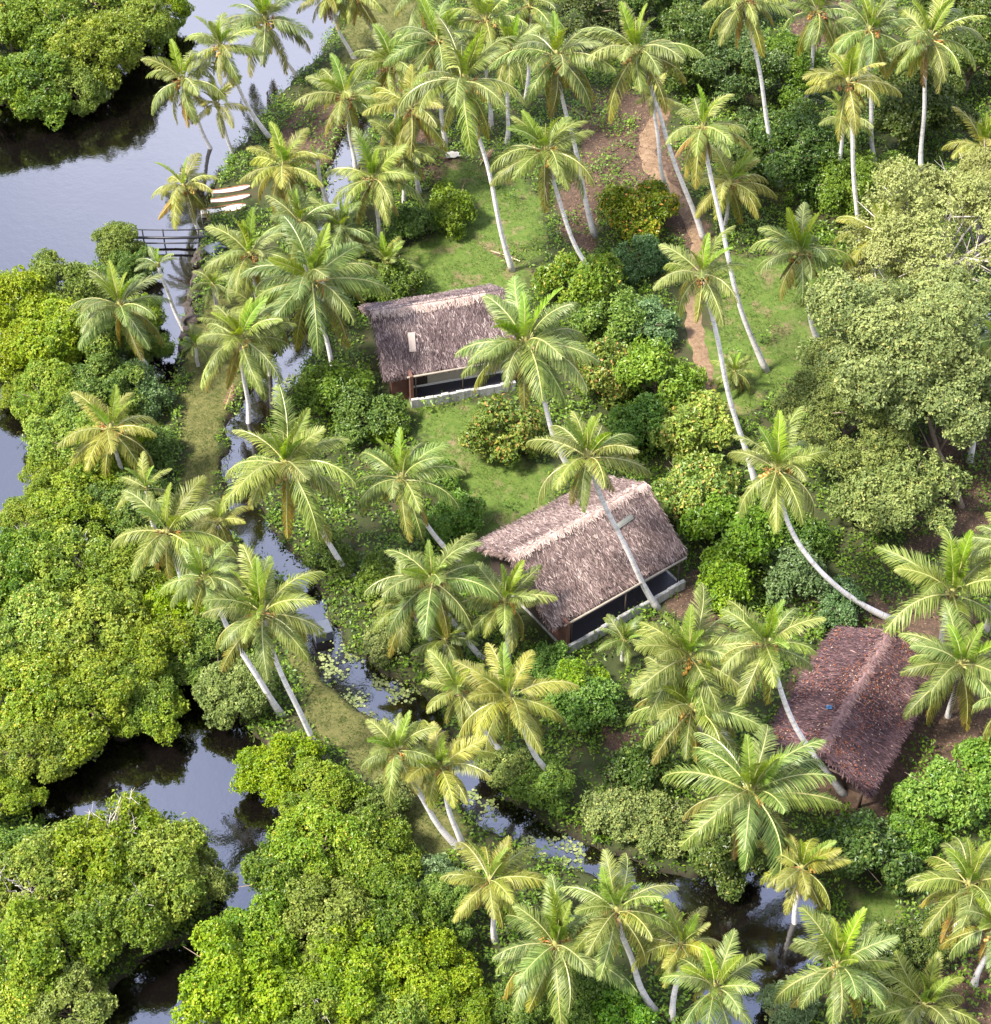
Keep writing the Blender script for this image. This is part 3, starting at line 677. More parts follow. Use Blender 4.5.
def stem_mesh(seed, Rr, H, spread, r0, nb=7, mat='bark', name='trunk'):
    g = np.random.default_rng(seed); b = MB()
    b.tube([(0, 0, -.5), (.03 * H, 0, H * .3), (0, .03 * H, H * .62)], [r0 * 1.4, r0, r0 * .75], 8)
    for k in range(nb):
        a = k * 2.4 + g.uniform(-.3, .3); z0 = H * g.uniform(.25, .6); q = Rr * spread * g.uniform(.7, 1.1)
        p0 = np.array([0.02 * H, 0.015 * H, z0]); p2 = np.array([q * math.cos(a), q * math.sin(a), H * g.uniform(.8, 1.05)]); p1 = p0 * .5 + p2 * .5 + [0, 0, .1 * H]
        b.tube([p0, p1, p2], [r0 * .55, r0 * .36, r0 * .12], 6)
        for j in range(2):
            e = p1 + (p2 - p1) * .3 + g.normal(0, .25 * Rr, 3); b.tube([p1, (p1 + e) / 2, e], [r0 * .3, r0 * .2, r0 * .07], 5)
    V = np.concatenate(b.V)
    return np_mesh(name, V, [np.concatenate(b.Q)], [M[mat]], attrs={'tint': np.full(len(V), .5)}, smooth=True)
PROTO = {
 'mangrove': [(crown_mesh('crown', 100 + k, 3.3, .74, 100, .20, .20, 74, M['mangrove'], -.5, asp=.55, reach=(.45, .80), bl=(.24, .42), ndiv=8), stem_mesh(200 + k, 3.2, 3.0, .6, .16), 3.2, 1.95) for k in range(6)],
 'shrub': [(crown_mesh('crown', 120 + k, 2.5, .80, 56, .25, .25, 46, M['green'], -.45, asp=.5, reach=(.42, .78), bl=(.26, .44)), stem_mesh(220 + k, 2.4, 1.8, .6, .09), 2.4, 1.0) for k in range(5)],
 'dense': [(crown_mesh('crown', 140 + k, 4.3, .85, 110, .19, .25, 44, M['dark'], -.5, reach=(.42, .80), bl=(.22, .42), ndiv=8), stem_mesh(240 + k, 4.2, 4.2, .6, .2), 4.2, 2.3) for k in range(4)],
 'tall': [(crown_mesh('crown', 160 + k, 6.6, .78, 210, .125, .21, 60, M['olive'], -.35, inner=.3, asp=.5, reach=(.45, .88), bl=(.16, .32), ndiv=9), stem_mesh(260 + k, 6.2, 6.5, .65, .3, 9), 6.2, 5.5) for k in range(2)],
 'open': [(crown_mesh('crown', 180 + k, 6.4, .72, 170, .12, .19, 42, M['pale'], -.3, inner=.1, asp=.5, reach=(.45, .88), bl=(.14, .30), ndiv=10), stem_mesh(280 + k, 6.0, 7.0, .80, .16, 20, 'bare'), 6.0, 5.5) for k in range(2)],
}
def twig_mesh(seed):
    g = np.random.default_rng(seed); b = MB()
    for k in range(9):
        p = np.array([g.normal(0, .35), g.normal(0, .35), -.6]); a = g.uniform(0, 6.28); d = np.array([math.cos(a) * .8, math.sin(a) * .8, g.uniform(.7, 1.5)])
        q = p + d * g.uniform(.9, 1.5); b.tube([p, (p + q) / 2 + g.normal(0, .08, 3), q], [.04, .03, .012], 4)
        for j in range(5):
            u = g.uniform(.35, .95); o = p + (q - p) * u; e = o + g.normal(0, .32, 3) + [0, 0, .12]; b.tube([o, (o + e) / 2, e], [.018, .014, .006], 4)
    V = np.concatenate(b.V)
    return np_mesh('dead_twigs', V, [np.concatenate(b.Q)], [M['bare']], attrs={'tint': np.full(len(V), .5)})
TWIGS = [twig_mesh(k) for k in range(3)]
def tree(px, py, rpx, kind, mat, label, group=None, name=None, cat=None, zc=None, rz=None):
    g = random.Random(int(px * 77 + py * 13)); cm, sm, R0, hc = g.choice(PROTO[kind])
    P = at(px, py, 1.0); s = rpx / scale_at(P) / R0
    P = at(px, py, (zc if zc is not None else hc * s)); z0 = max(h1(P[0], P[1]), -.6)
    nm = name or {'mangrove': 'mangrove_bush', 'shrub': 'shrub', 'dense': 'broadleaf_tree', 'tall': 'broadleaf_tree', 'open': 'dry_tree'}[kind]
    ct = cat or ('bush' if kind in ('mangrove', 'shrub') else 'tree')
    root = thing(nm, label, ct, (P[0], P[1], z0), g.uniform(0, 6.28) if rz is None else rz, group)
    zz = (zc - z0) if zc is not None else hc * s
    c = link('foliage' if ct == 'bush' else 'crown', cm, root, (0, 0, zz), (g.uniform(-.12, .12), g.uniform(-.12, .12), 0), (s * g.uniform(.92, 1.08), s * g.uniform(.92, 1.08), s * g.uniform(.88, 1.12)))
    if mat == 'mangrove': mat = g.choice(('mangrove', 'mangrove', 'mangrove', 'mangrove', 'yellowgreen', 'mangrove_deep', 'mangrove_deep', 'mangrove_dull'))
    slot_mat(c, M[mat])
    if kind == 'mangrove' and g.random() < .22 or 'bare twigs' in label:
        link('dead_twigs', TWIGS[g.randint(0, 2)], root, (g.uniform(-.8, .8) * s, g.uniform(-1.2, .2) * s, zz + 1.15 * s), (g.uniform(-.3, .1), g.uniform(-.3, .3), g.uniform(0, 6)), (s, s, s))
    link('stem' if ct == 'bush' else 'trunk', sm, root, (0, 0, 0), (0, 0, 0), (s, s, zz / hc))
    return root

mass = 'rounded green mangrove crown in the dense mass along the left bank'
MG = 'mangroves massed along the left bank'
for p in [(20, 312, 46), (60, 296, 44), (62, 342, 48), (22, 356, 40), (100, 345, 44), (52, 400, 40), (95, 395, 42), (72, 452, 44), (112, 455, 40), (80, 510, 46), (125, 510, 42),
          (22, 575, 48), (72, 575, 52), (128, 580, 48), (178, 612, 42), (30, 640, 54), (92, 640, 56), (150, 660, 50), (30, 700, 48), (92, 705, 52), (148, 705, 44), (20, 760, 42), (195, 650, 40), (50, 480, 32), (-10, 660, 50), (-20, 590, 50), (60, 735, 42), (5, 800, 34), (128, 262, 26), (142, 312, 26), (150, 345, 26), (30, 530, 34), (28, 388, 26), (140, 700, 44)]:
    tree(*p, 'mangrove', 'mangrove', mass, MG)
for p in [(30, 85, 46), (95, 55, 52), (50, 35, 50), (138, 28, 42), (8, 30, 46), (100, 2, 48), (160, 8, 30), (-10, 95, 40), (40, 0, 40), (75, 85, 34)]:
    tree(*p, 'mangrove', 'mangrove', 'mangrove crown in the clump filling the top left corner beyond the lagoon', 'mangroves in the top left corner')
for p in [(40, 890, 58), (165, 880, 58), (55, 950, 62), (118, 925, 60), (15, 1000, 52), (70, 1015, 48), (5, 865, 44)]:
    tree(*p, 'mangrove', 'mangrove', 'mangrove crown on the island in the lower left corner', 'mangroves on the lower left island')
for p in [(320, 850, 54), (285, 885, 48), (372, 862, 46), (400, 925, 48), (330, 930, 56), (350, 985, 56), (305, 1015, 50), (425, 985, 50), (462, 1012, 36), (400, 1025, 44), (440, 915, 40), (270, 940, 48)]:
    tree(*p, 'mangrove', 'mangrove', 'mangrove crown in the yellow-green thicket at the bottom left of centre', 'mangroves at the bottom left of centre')
for px, py, r, kind, mat, label in [
    (118, 245, 28, 'mangrove', 'mangrove', 'bright mangrove bush at the left end of the footbridge'),
    (105, 855, 62, 'mangrove', 'mangrove', 'highest broad mangrove crown on the lower left island, partly bare twigs'),
    (198, 888, 40, 'mangrove', 'mangrove', 'mangrove bush at the right tip of the lower left island'),
    (232, 690, 44, 'mangrove', 'mangrove', 'mangrove bush left of the parallel palm trunks'),
    (280, 768, 44, 'mangrove', 'mangrove', 'mangrove bush at the feet of the parallel palm trunks beside the creek'),
    (322, 800, 42, 'mangrove', 'mangrove', 'mangrove bush at the top of the thicket below the grassy dyke'),
    (238, 985, 62, 'mangrove', 'mangrove', 'wide yellow-green mangrove bush at the bottom edge right of the creek'),
    (146, 402, 28, 'shrub', 'blue', 'blue-green shrub between the left mangroves and the dyke'),
    (130, 385, 28, 'shrub', 'blue', 'pale blue-green shrub left of the dyke among mangroves'),
    (150, 452, 28, 'shrub', 'green', 'dark green shrub at the left side of the grassy dyke'),
    (375, 815, 30, 'shrub', 'green', 'weedy shrub on the dyke left of the twin palms'),
    (430, 880, 30, 'shrub', 'blue', 'whitish green shrub below the twin palms'),
    (390, 800, 24, 'shrub', 'olive', 'low olive scrub on the dyke beside the twin palms'),
    (502, 438, 44, 'shrub', 'orange', 'rounded shrub flushed with orange leaves beside the lower lawn'),
    (637, 218, 38, 'shrub', 'orange', 'shrub with orange leaf tufts left of the dirt path bend'),
    (640, 264, 26, 'shrub', 'blue', 'pale blue-green shrub below the orange tufted one by the path'),
    (583, 290, 42, 'shrub', 'yellowgreen', 'yellow-green shrub right of the uppermost hut'),
    (612, 318, 34, 'shrub', 'green', 'green shrub with yellow patch at the curved palm foot'),
    (645, 325, 32, 'shrub', 'blue', 'grey-green shrub between the curved palm and the path'),
    (606, 378, 38, 'shrub', 'orange', 'orange tipped shrub left of the lower end of the path'),
    (655, 388, 44, 'shrub', 'bright', 'bright green shrub at the lower end of the path'),
    (692, 436, 48, 'shrub', 'yellowgreen', 'large bright yellow-green shrub above the middle hut'),
    (640, 430, 36, 'shrub', 'bright', 'green shrub behind the middle hut ridge'),
    (700, 490, 44, 'shrub', 'orange', 'shrub with golden leaves at the right end of the middle hut'),
    (738, 540, 46, 'shrub', 'green', 'deep green shrub under the far-leaning palm'),
    (722, 590, 36, 'shrub', 'bright', 'light green shrub at the veranda end of the middle hut'),
    (795, 580, 36, 'shrub', 'blue', 'blue-green shrub above the red-brown hut, left one of two'),
    (838, 604, 30, 'shrub', 'blue', 'blue-green shrub above the red-brown hut, right one of two'),
    (790, 540, 34, 'shrub', 'green', 'green shrub under the trunk of the far-leaning palm'),
    (868, 856, 46, 'shrub', 'dark', 'dark shrub below the gable of the red-brown hut'),
    (945, 805, 46, 'shrub', 'bright', 'bright glossy leafy tree at the lower right of the red-brown hut'),
    (985, 775, 44, 'shrub', 'bright', 'bright glossy leafy tree at the right edge'),
    (905, 845, 34, 'shrub', 'green', 'fresh green bush between dark shrub and bright tree'),
    (730, 856, 40, 'shrub', 'dark', 'dark shrub beneath the largest palm at the pond'),
    (455, 520, 30, 'shrub', 'green', 'round green shrub on the left side of the lower lawn'),
    (440, 480, 22, 'shrub', 'green', 'small shrub at the upper left of the lower lawn'),
    (365, 420, 34, 'shrub', 'green', 'leafy shrub below the left wall of the uppermost hut'),
    (335, 395, 36, 'shrub', 'green', 'spreading shrub between the canal and the uppermost hut'),
    (388, 428, 20, 'shrub', 'bright', 'small bright shrub at the wall corner of the uppermost hut'),
    (450, 215, 30, 'shrub', 'green', 'low shrub at the edge of the upper lawn, right one'),
    (412, 228, 26, 'shrub', 'green', 'low shrub at the edge of the upper lawn, left one'),
    (392, 290, 30, 'shrub', 'green', 'shrub behind the left end of the uppermost hut'),
    (360, 290, 26, 'shrub', 'dark', 'dark shrub in the gap left of the uppermost hut'),
    (545, 790, 30, 'shrub', 'bright', 'broad-leaved pale shrub over the lower canal'),
    (548, 668, 26, 'shrub', 'green', 'dark green shrub at the left corner of the middle hut'),
    (576, 690, 30, 'shrub', 'bright', 'rich green shrub under the veranda of the middle hut'),
    (585, 705, 34, 'shrub', 'green', 'green shrub right of the palm below the middle hut'),
    (640, 775, 38, 'shrub', 'dark', 'dark weedy shrub under the yellow fronded palm'),
    (620, 815, 34, 'shrub', 'olive', 'brownish scrub on the right bank of the lower canal'),
    (505, 770, 24, 'shrub', 'olive', 'thin scrub behind the twin palms'),
    (575, 1000, 36, 'shrub', 'green', 'green bush under the wide palm at the bottom edge'),
    (620, 1015, 34, 'shrub', 'bright', 'bush at the foot of the palm leaning to the bottom edge'),
    (520, 1015, 34, 'mangrove', 'mangrove', 'mangrove bush at the bottom edge below the wide palm'),
    (880, 960, 34, 'shrub', 'dark', 'dark bush right of the lower pond palm'),
    (925, 945, 36, 'shrub', 'dark', 'dark bush beneath the palms in the lower right corner'),
    (790, 1010, 26, 'shrub', 'blue', 'pale bush in the pond at the bottom edge'),
    (660, 830, 34, 'shrub', 'olive', 'sparse scrub at the pond head under the largest palm'),
    (330, 560, 26, 'shrub', 'green', 'small bush at the foot of the huge leaning palm'),
    (375, 585, 26, 'shrub', 'green', 'small bush behind the palm left of the middle hut'),
    (385, 640, 26, 'shrub', 'olive', 'olive scrub on the right canal bank by the lily pads'),
    (690, 55, 50, 'dense', 'dark', 'dark tree at the top edge behind the path palm'),
    (745, 70, 50, 'dense', 'dark', 'dark tree crossed by the long bare trunk at the top'),
    (800, 160, 54, 'dense', 'dark', 'dark leafy tree left of the wavy palm trunk'),
    (848, 190, 46, 'dense', 'green', 'mid green tree crossed by the wavy palm trunk'),
    (910, 120, 54, 'dense', 'dark', 'dark tree behind the palm with rust-brown fronds'),
    (968, 70, 52, 'dense', 'dark', 'dark tree at the upper right edge'),
    (785, 75, 44, 'dense', 'green', 'green tree between the top edge palms on the right'),
    (590, 15, 46, 'dense', 'dark', 'dark tree at the top edge between two tall palms'),
    (645, 5, 40, 'dense', 'dark', 'dark tree behind the top crown over the path'),
    (960, 0, 50, 'dense', 'dark', 'dark tree in the upper right corner'),
    (720, -5, 46, 'dense', 'dark', 'dark tree cut by the top edge left of the bare trunk palm'),
    (995, 20, 40, 'dense', 'green', 'green tree in the very top right corner'),
    (760, 150, 40, 'dense', 'dark', 'shaded tree beside the foot of the bare leaning trunk'),
]: tree(px, py, r, kind, mat, label)
tree(905, 375, 112, 'tall', 'olive', 'large olive-green tree on the right with rounded clumps of foliage', zc=7)
tree(850, 420, 74, 'tall', 'olive', 'lower left crown of olive foliage adjoining the large tree', zc=4.5)
tree(895, 500, 60, 'dense', 'olive', 'shaded dull green tree under the large olive tree', zc=2.5)
tree(975, 400, 60, 'dense', 'green', 'shaded tree at the right edge behind the brown trunk', zc=4)
tree(945, 250, 96, 'open', 'pale', 'pale dry tree with bare white branches at the right edge', zc=7.5)
tree(985, 205, 62, 'open', 'pale', 'pale dry tree top cut by the right edge', zc=7.5)
tree(890, 315, 70, 'open', 'pale', 'pale yellowish crown between the dry tree and the olive tree', zc=6)

# leaning brown trunk seen beneath the olive tree
P0 = at(963, 508); b = MB(); Q1 = at(938, 452, 3.2) - P0
b.tube([(0, 0, -.3), Q1 * .5 + [0, 0, .1], Q1, Q1 * 1.5 + [0, 0, .8]], [.3, .24, .2, .12], 9)
t = thing('bare_trunk', 'leaning brown tree trunk in the shade below the olive tree', 'tree trunk', tuple(P0)); b.build('trunk', M['bark'], t, True)
b = MB(); b.tube([Q1, Q1 + [.6, .3, 1.4], Q1 + [1.0, .2, 2.8]], [.12, .08, .03], 6); b.tube([Q1 * .9, Q1 * .9 + [-.9, 0, .9], Q1 + [-1.6, .2, 2.2]], [.1, .07, .02], 6)
b.build('branch', M['bark'], t, True)

# ------------------------------------------------------------------ thatched huts
def straw(g, P, down, nrm, ln, wd, tint, mess):
    n = len(P); lat = np.cross(nrm, down)
    a = g.normal(0, mess, n); D = down * np.cos(a)[:, None] + lat * np.sin(a)[:, None] + nrm * g.uniform(.0, .16, n)[:, None]
    l = (ln * g.uniform(.6, 1.3, n))[:, None]; w = np.cross(nrm, D) * (wd * g.uniform(.6, 1.4, n))[:, None] * .5
    p0 = P + nrm * .02; p1 = P + D * l + nrm * g.uniform(-.03, .07, n)[:, None]
    return np.stack([p0 - w, p0 + w, p1 + w * .7, p1 - w * .7], 1).reshape(-1, 3)
def roof_mesh(seed, L, hw, ez, rz, mat, thick=.22, dens=125, mess=.30, hip=0.0):
    g = np.random.default_rng(seed); V = []; Q = []; A = []; off = 0
    pitch = math.atan2(rz - ez, hw)
    for s in (-1, 1):
        nu, nv = 60, 26
        u = np.linspace(-1, 1, nu); v = np.linspace(0, 1, nv); UU, VV = np.meshgrid(u, v)
        half = L / 2 - hip * VV * 0
        sag = -.12 * (1 - UU ** 2) * 1.0
        edge = .10 * np.sin(UU * 9 + seed + s) + .07 * np.sin(UU * 23 + 2 * s)
        X = UU * half + (.05 * np.sin(VV * 17 + UU * 3)) * (np.abs(UU) > .98)
        rnd = np.clip(np.abs(UU) - .93, 0, 1) / .07
        Vx = VV * (1 + edge * .04) * (1 - .035 * rnd ** 2 * VV)
        Y = s * Vx * hw
        Z = rz + sag * (1 - VV * .5) - (rz - ez) * Vx + .05 * np.sin(X * 2.1 + VV * 4) * np.sin(VV * 9) + .035 * np.sin(VV * 38) - .06 * rnd ** 2
        top = np.stack([X, Y, Z], -1).reshape(-1, 3)
        bot = top - np.array([0, 0, thick]) * (1 - .0)
        ii = np.arange(nu * nv).reshape(nv, nu)
        q = np.stack([ii[:-1, :-1], ii[:-1, 1:], ii[1:, 1:], ii[1:, :-1]], -1).reshape(-1, 4)
        if s > 0: q = q[:, ::-1]
        m = nu * nv; rim = []
        loop = np.concatenate([ii[0, :], ii[1:, -1], ii[-1, -2::-1], ii[-2:0:-1, 0]])
        for k in range(len(loop)):
            a_, b_ = loop[k], loop[(k + 1) % len(loop)]; rim.append((a_, b_, b_ + m, a_ + m))
        V += [top, bot]; A += [np.clip(.4 + g.normal(0, .1, m), 0, 1), np.full(m, .1)]
        Q += [q + off, q[:, ::-1] + m + off, np.array(rim) + off]; off += 2 * m
        # straw courses laid down the slope
        area = L * hw / math.cos(pitch); n = int(area * dens)
        uu = g.uniform(-1, 1, n); rows = 17; vv = (np.floor(g.uniform(0, 1, n) * rows) + g.uniform(.1, 1.0, n)) / rows
        vv = np.clip(vv + .02 * np.sin(uu * 11), 0, 1.0)
        x = uu * L / 2; y = s * vv * hw; z = rz - .12 * (1 - uu ** 2) * (1 - vv * .5) - (rz - ez) * vv + .05 * np.sin(x * 2.1 + vv * 4) * np.sin(vv * 9) + .03
        P = np.stack([x, y, z], 1)
        dn = np.array([0, s * math.cos(pitch), -math.sin(pitch)]); nm = np.array([0, s * math.sin(pitch), math.cos(pitch)])
        ti = np.clip(.42 + g.normal(0, .24, n) + .14 * np.sin(vv * rows * 6.28) + .10 * np.sin(uu * 3 + vv * 5 + seed), 0, 1); ti[g.random(n) < .05] = g.uniform(.85, 1)
        V.append(straw(g, P, np.tile(dn, (n, 1)), np.tile(nm, (n, 1)), .36, .042, ti, mess)); A.append(np.repeat(ti, 4))
        Q.append(np.arange(4 * n).reshape(-1, 4) + off); off += 4 * n
        # fringe at the eave and along the gable ends
        n = int(L * 60); x = g.uniform(-L / 2, L / 2, n); P = np.stack([x, np.full(n, s * hw * .985), np.full(n, ez) - g.uniform(0, thick, n)], 1)
        d2 = np.tile(np.array([0, s * .45, -.9]), (n, 1)) + g.normal(0, .12, (n, 3)); d2 /= np.linalg.norm(d2, axis=1)[:, None]
        ti = np.clip(.35 + g.normal(0, .2, n), 0, 1)
        V.append(straw(g, P, d2, np.tile(np.array([0, s * .8, .6]), (n, 1)), .34, .06, ti, .3)); A.append(np.repeat(ti, 4))
        Q.append(np.arange(4 * n).reshape(-1, 4) + off); off += 4 * n
        for e in (-1, 1):
            n = int(hw * 45); vv = g.uniform(0, 1, n); P = np.stack([np.full(n, e * L / 2 * .995), s * vv * hw, rz - (rz - ez) * vv - g.uniform(0, thick, n)], 1)
            d2 = np.tile(np.array([e * .5, s * .5, -.7]), (n, 1)) + g.normal(0, .25, (n, 3)); d2 /= np.linalg.norm(d2, axis=1)[:, None]
            ti = np.clip(.4 + g.normal(0, .22, n), 0, 1)
            V.append(straw(g, P, d2, np.tile(np.array([e * .9, 0, .4]), (n, 1)), .28, .055, ti, .4)); A.append(np.repeat(ti, 4))
            Q.append(np.arange(4 * n).reshape(-1, 4) + off); off += 4 * n
    return np_mesh('roof', np.vstack(V), [np.concatenate(Q)], [mat], attrs={'tint': np.concatenate(A)})
def ridge_mesh(seed, L, rz, hw, ez, mat, w=.5, frac=(-1, 1)):
    g = np.random.default_rng(seed); sl = (rz - ez) / hw; V = []; Q = []
    xs_ = np.linspace(frac[0], frac[1], 50); vs = np.linspace(-1, 1, 7); tt = []
    for u in xs_:
        ww = w * (1 + .18 * math.sin(u * 13 + seed) + .1 * math.sin(u * 31))
        for v in vs:
            y = v * ww; V.append((u * L / 2, y, rz - .12 * (1 - u * u) - sl * abs(y) + .11 - .06 * abs(v) ** 3 - .05 * (1 - v * v) + g.normal(0, .012))); tt.append(.5 + g.normal(0, .18))
    ii = np.arange(len(V)).reshape(-1, 7); Q = np.stack([ii[:-1, :-1], ii[1:, :-1], ii[1:, 1:], ii[:-1, 1:]], -1).reshape(-1, 4)
    V = np.array(V); off = len(V); n = int(L * 150 * w * (frac[1] - frac[0]) / 2)
    x = g.uniform(frac[0], frac[1], n) * L / 2; v = g.uniform(-1, 1, n) ** 1; y = v * w * .9
    P = np.stack([x, y, rz - .12 * (1 - (2 * x / L) ** 2) - sl * np.abs(y) + .10], 1); sgn = np.where(v > 0, 1., -1.)
    d = np.stack([g.normal(0, .3, n), sgn * .85, np.full(n, -.5)], 1); d /= np.linalg.norm(d, axis=1)[:, None]
    ti = np.clip(.5 + g.normal(0, .25, n), 0, 1)
    S = straw(g, P, d, np.stack([np.zeros(n), sgn * .5, np.full(n, .86)], 1), .3, .05, ti, .3)
    return np_mesh('ridge_cap', np.vstack([V, S]), [np.concatenate([Q, np.arange(4 * n).reshape(-1, 4) + off])], [mat], attrs={'tint': np.clip(np.concatenate([tt, np.repeat(ti, 4)]), 0, 1)})

def rx(px, py, z): return at(px, py, z)
def hut(label, ridge_a, ridge_b, rzv, ez, hw, mats, seed, L_add=0., ridge_frac=(-1, 1), ridge_w=.5, dens=125):
    A, Bp = at(*ridge_a, rzv), at(*ridge_b, rzv); mid = (A + Bp) / 2; d = Bp - A
    L = float(np.hypot(d[0], d[1])) + L_add; ang = math.atan2(d[1], d[0])
    root = thing('thatched_hut', label, 'hut', (mid[0], mid[1], 0.0), ang)
    link('roof', roof_mesh(seed, L, hw, ez, rzv, M[mats[0]], dens=dens), root)
    link('ridge_cap', ridge_mesh(seed + 1, L, rzv, hw, ez, M[mats[1]], ridge_w, ridge_frac), root)
    return root, L
M['litter'] = leaf_mat('fallen_leaves', [(0, (.17, .06, .03)), (.4, (.22, .085, .035)), (.6, (.12, .04, .03)), (.8, (.16, .10, .085)), (1, (.38, .27, .20))], 0, .7, .2)
def leaves_on(root, L, hw, ez, rz):
    g = np.random.default_rng(77); n = 3800
    x = g.uniform(-.98, .98, n) * L / 2; v = g.uniform(.04, .98, n); s = g.choice([-1., 1.], n)
    kk = (np.sin(x * 1.1 + 1) + np.sin(v * 7 + s) + g.normal(0, .9, n)) > .1; x, v, s = x[kk], v[kk], s[kk]; n = len(x)
    z = rz - (rz - ez) * v - .12 * (1 - (2 * x / L) ** 2) * (1 - v * .5) + .14
    P = np.stack([x, s * v * hw, z], 1); ax = g.normal(0, 1, (n, 3)); ax[:, 2] = -ax[:, 1] * s * (rz - ez) / hw; ax /= np.linalg.norm(ax, axis=1)[:, None]
    nm = np.stack([np.zeros(n), s * (rz - ez) / hw, np.ones(n)], 1) + g.normal(0, .2, (n, 3)); sd = np.cross(nm, ax); sd /= np.linalg.norm(sd, axis=1)[:, None]
    l = g.uniform(.07, .17, n)[:, None]
    V = np.stack([P, P + ax * l * .5 - sd * l * .3, P + ax * l, P + ax * l * .5 + sd * l * .3], 1).reshape(-1, 3)
    o = link('fallen_leaves', np_mesh('fallen_leaves', V, [np.arange(4 * n).reshape(-1, 4)], [M['litter']], attrs={'tint': np.repeat(g.random(n), 4)}), root); o['kind'] = 'stuff'
# veranda hut: front is local -y
def veranda(root, L, hw, ez, rz, x0, x1, yf, yb, floor=.32, door=None, gable='brick'):
    """yf front of the parapet, yb back wall of the veranda (local y, both negative)"""
    yr = hw - .9
    b = MB(); b.box(x0, x1, yf, yr, -.3, floor, .03); b.build('plinth', M['whitewash'], root)
    b = MB(); b.box(x0 + .18, x1 - .18, yf + .24, yb - .01, floor + .004, floor + .012, .002); b.build('veranda_floor', M['dark_floor'], root)
    b = MB(); n = 14                      # uneven whitewashed parapet
    g = np.random.default_rng(5)
    for i in range(n):
        xa = x0 + (x1 - x0) * i / n; xb = x0 + (x1 - x0) * (i + 1) / n
        b.box(xa + .003, xb - .003, yf - .01 + g.uniform(-.03, .02), yf + .22, -.25, floor + .5 + g.uniform(-.05, .05), .04)
    b.build('parapet', M['whitewash'], root)
    b = MB(); b.box(x0 + .02, x1 - .02, yb, yb + .2, floor + .005, ez + .35, .02); b.build('wall', M['plaster'], root)
    b = MB(); b.box(x0 + .2, x1 - .2, yb - .05, yb - .004, floor + .02, floor + .2, .01); b.build('skirting', M['white_rail'], root)
    for sx, xx in ((-1, x0), (1, x1 - .22)):
        V = [(xx, yb + .21, 0), (xx + .22, yb + .21, 0), (xx + .22, yr, 0), (xx, yr, 0)]
        zt = lambda y: rz - (rz - ez) * abs(y) / hw - .3
        P = []
        for yy, zz in ((yb + .21, zt(yb)), (0, zt(0)), (yr, zt(yr))): P += [(xx, yy, floor + .006), (xx + .22, yy, floor + .006), (xx + .22, yy, zz), (xx, yy, zz)]
        Qs = []
        for k in range(2):
            o = 4 * k
            for j in range(4): Qs.append((o + j, o + (j + 1) % 4, o + 4 + (j + 1) % 4, o + 4 + j))
        Qs += [(3, 2, 1, 0), (8, 9, 10, 11)]
        bb = MB(); bb.add(P, Qs); bb.build('gable_wall', M[gable], root)
    b = MB(); b.box(x0 + .25, x1 - .25, yr - .2, yr - .004, floor + .007, ez + .1, .02); b.build('back_wall', M['plaster'], root)
    # corner wall return, posts and roof beam
    b = MB(); b.box(x0 - .004, x0 + .22, yf + .23, yb + .2, floor + .006, ez + .1, .02); b.build('side_wall', M['brick'], root)
    for i in range(3):
        xx = x0 + .4 + (x1 - x0 - .8) * i / 2
        b = MB(); b.tube([(xx, yf + .34, floor), (xx, yf + .34, ez - .05)], .055, 8); b.build('post', M['dark_wood'], root, True)
    b = MB(); b.tube([(x0 - .2, yf + .34, ez - .02), (x1 + .2, yf + .34, ez - .02)], .07, 8); b.build('eave_beam', M['weathered'], root, True)
    if door:
        b = MB(); b.box(door[0], door[1], yb - .035, yb - .003, floor + .21, floor + 2.0, .01); dd = b.build('door', M['dark_wood'], root)
        b = MB(); b.tube([(door[1] - .12, yb - .04, floor + 1.0), (door[1] - .12, yb - .09, floor + 1.0)], .025, 6); b.build('handle', M['white_rail'], dd)

h1r, L1 = hut('upper thatched hut with grey-purple roof and white veranda wall', (371, 312), (504, 290), 5.4, 2.75, 3.95, ('thatch', 'ridge'), 21, .1, (-1, .72), .45)
veranda(h1r, L1, 3.95, 2.75, 5.4, -L1 / 2 + 1.75, L1 / 2 - .4, -4.75, -2.95, door=(-L1 / 2 + 2.1, -L1 / 2 + 3.3))
b = MB(); b.box(-L1 / 2 + .55, -L1 / 2 + 1.74, -3.75, -2.9, -.3, 2.62, .03); b.build('corner_wall', M['brick'], h1r)
h2r, L2 = hut('middle thatched hut, longest roof, crossed by a white palm trunk', (511, 556), (646, 484), 5.3, 2.65, 4.2, ('thatch_pale', 'ridge'), 31, .1, (-1, 1), .3)
veranda(h2r, L2, 4.2, 2.65, 5.3, -L2 / 2 + .9, L2 / 2 - .5, -5.0, -3.2, gable='dark_wood')
h3r, L3 = hut('red-brown thatched hut on the right strewn with fallen orange leaves', (820, 750), (891, 630), 4.4, 2.6, 3.35, ('thatch_red', 'ridge_dull'), 41, .1, (-1, 1), .3, 130)
leaves_on(h3r, L3, 3.35, 2.6, 4.4)
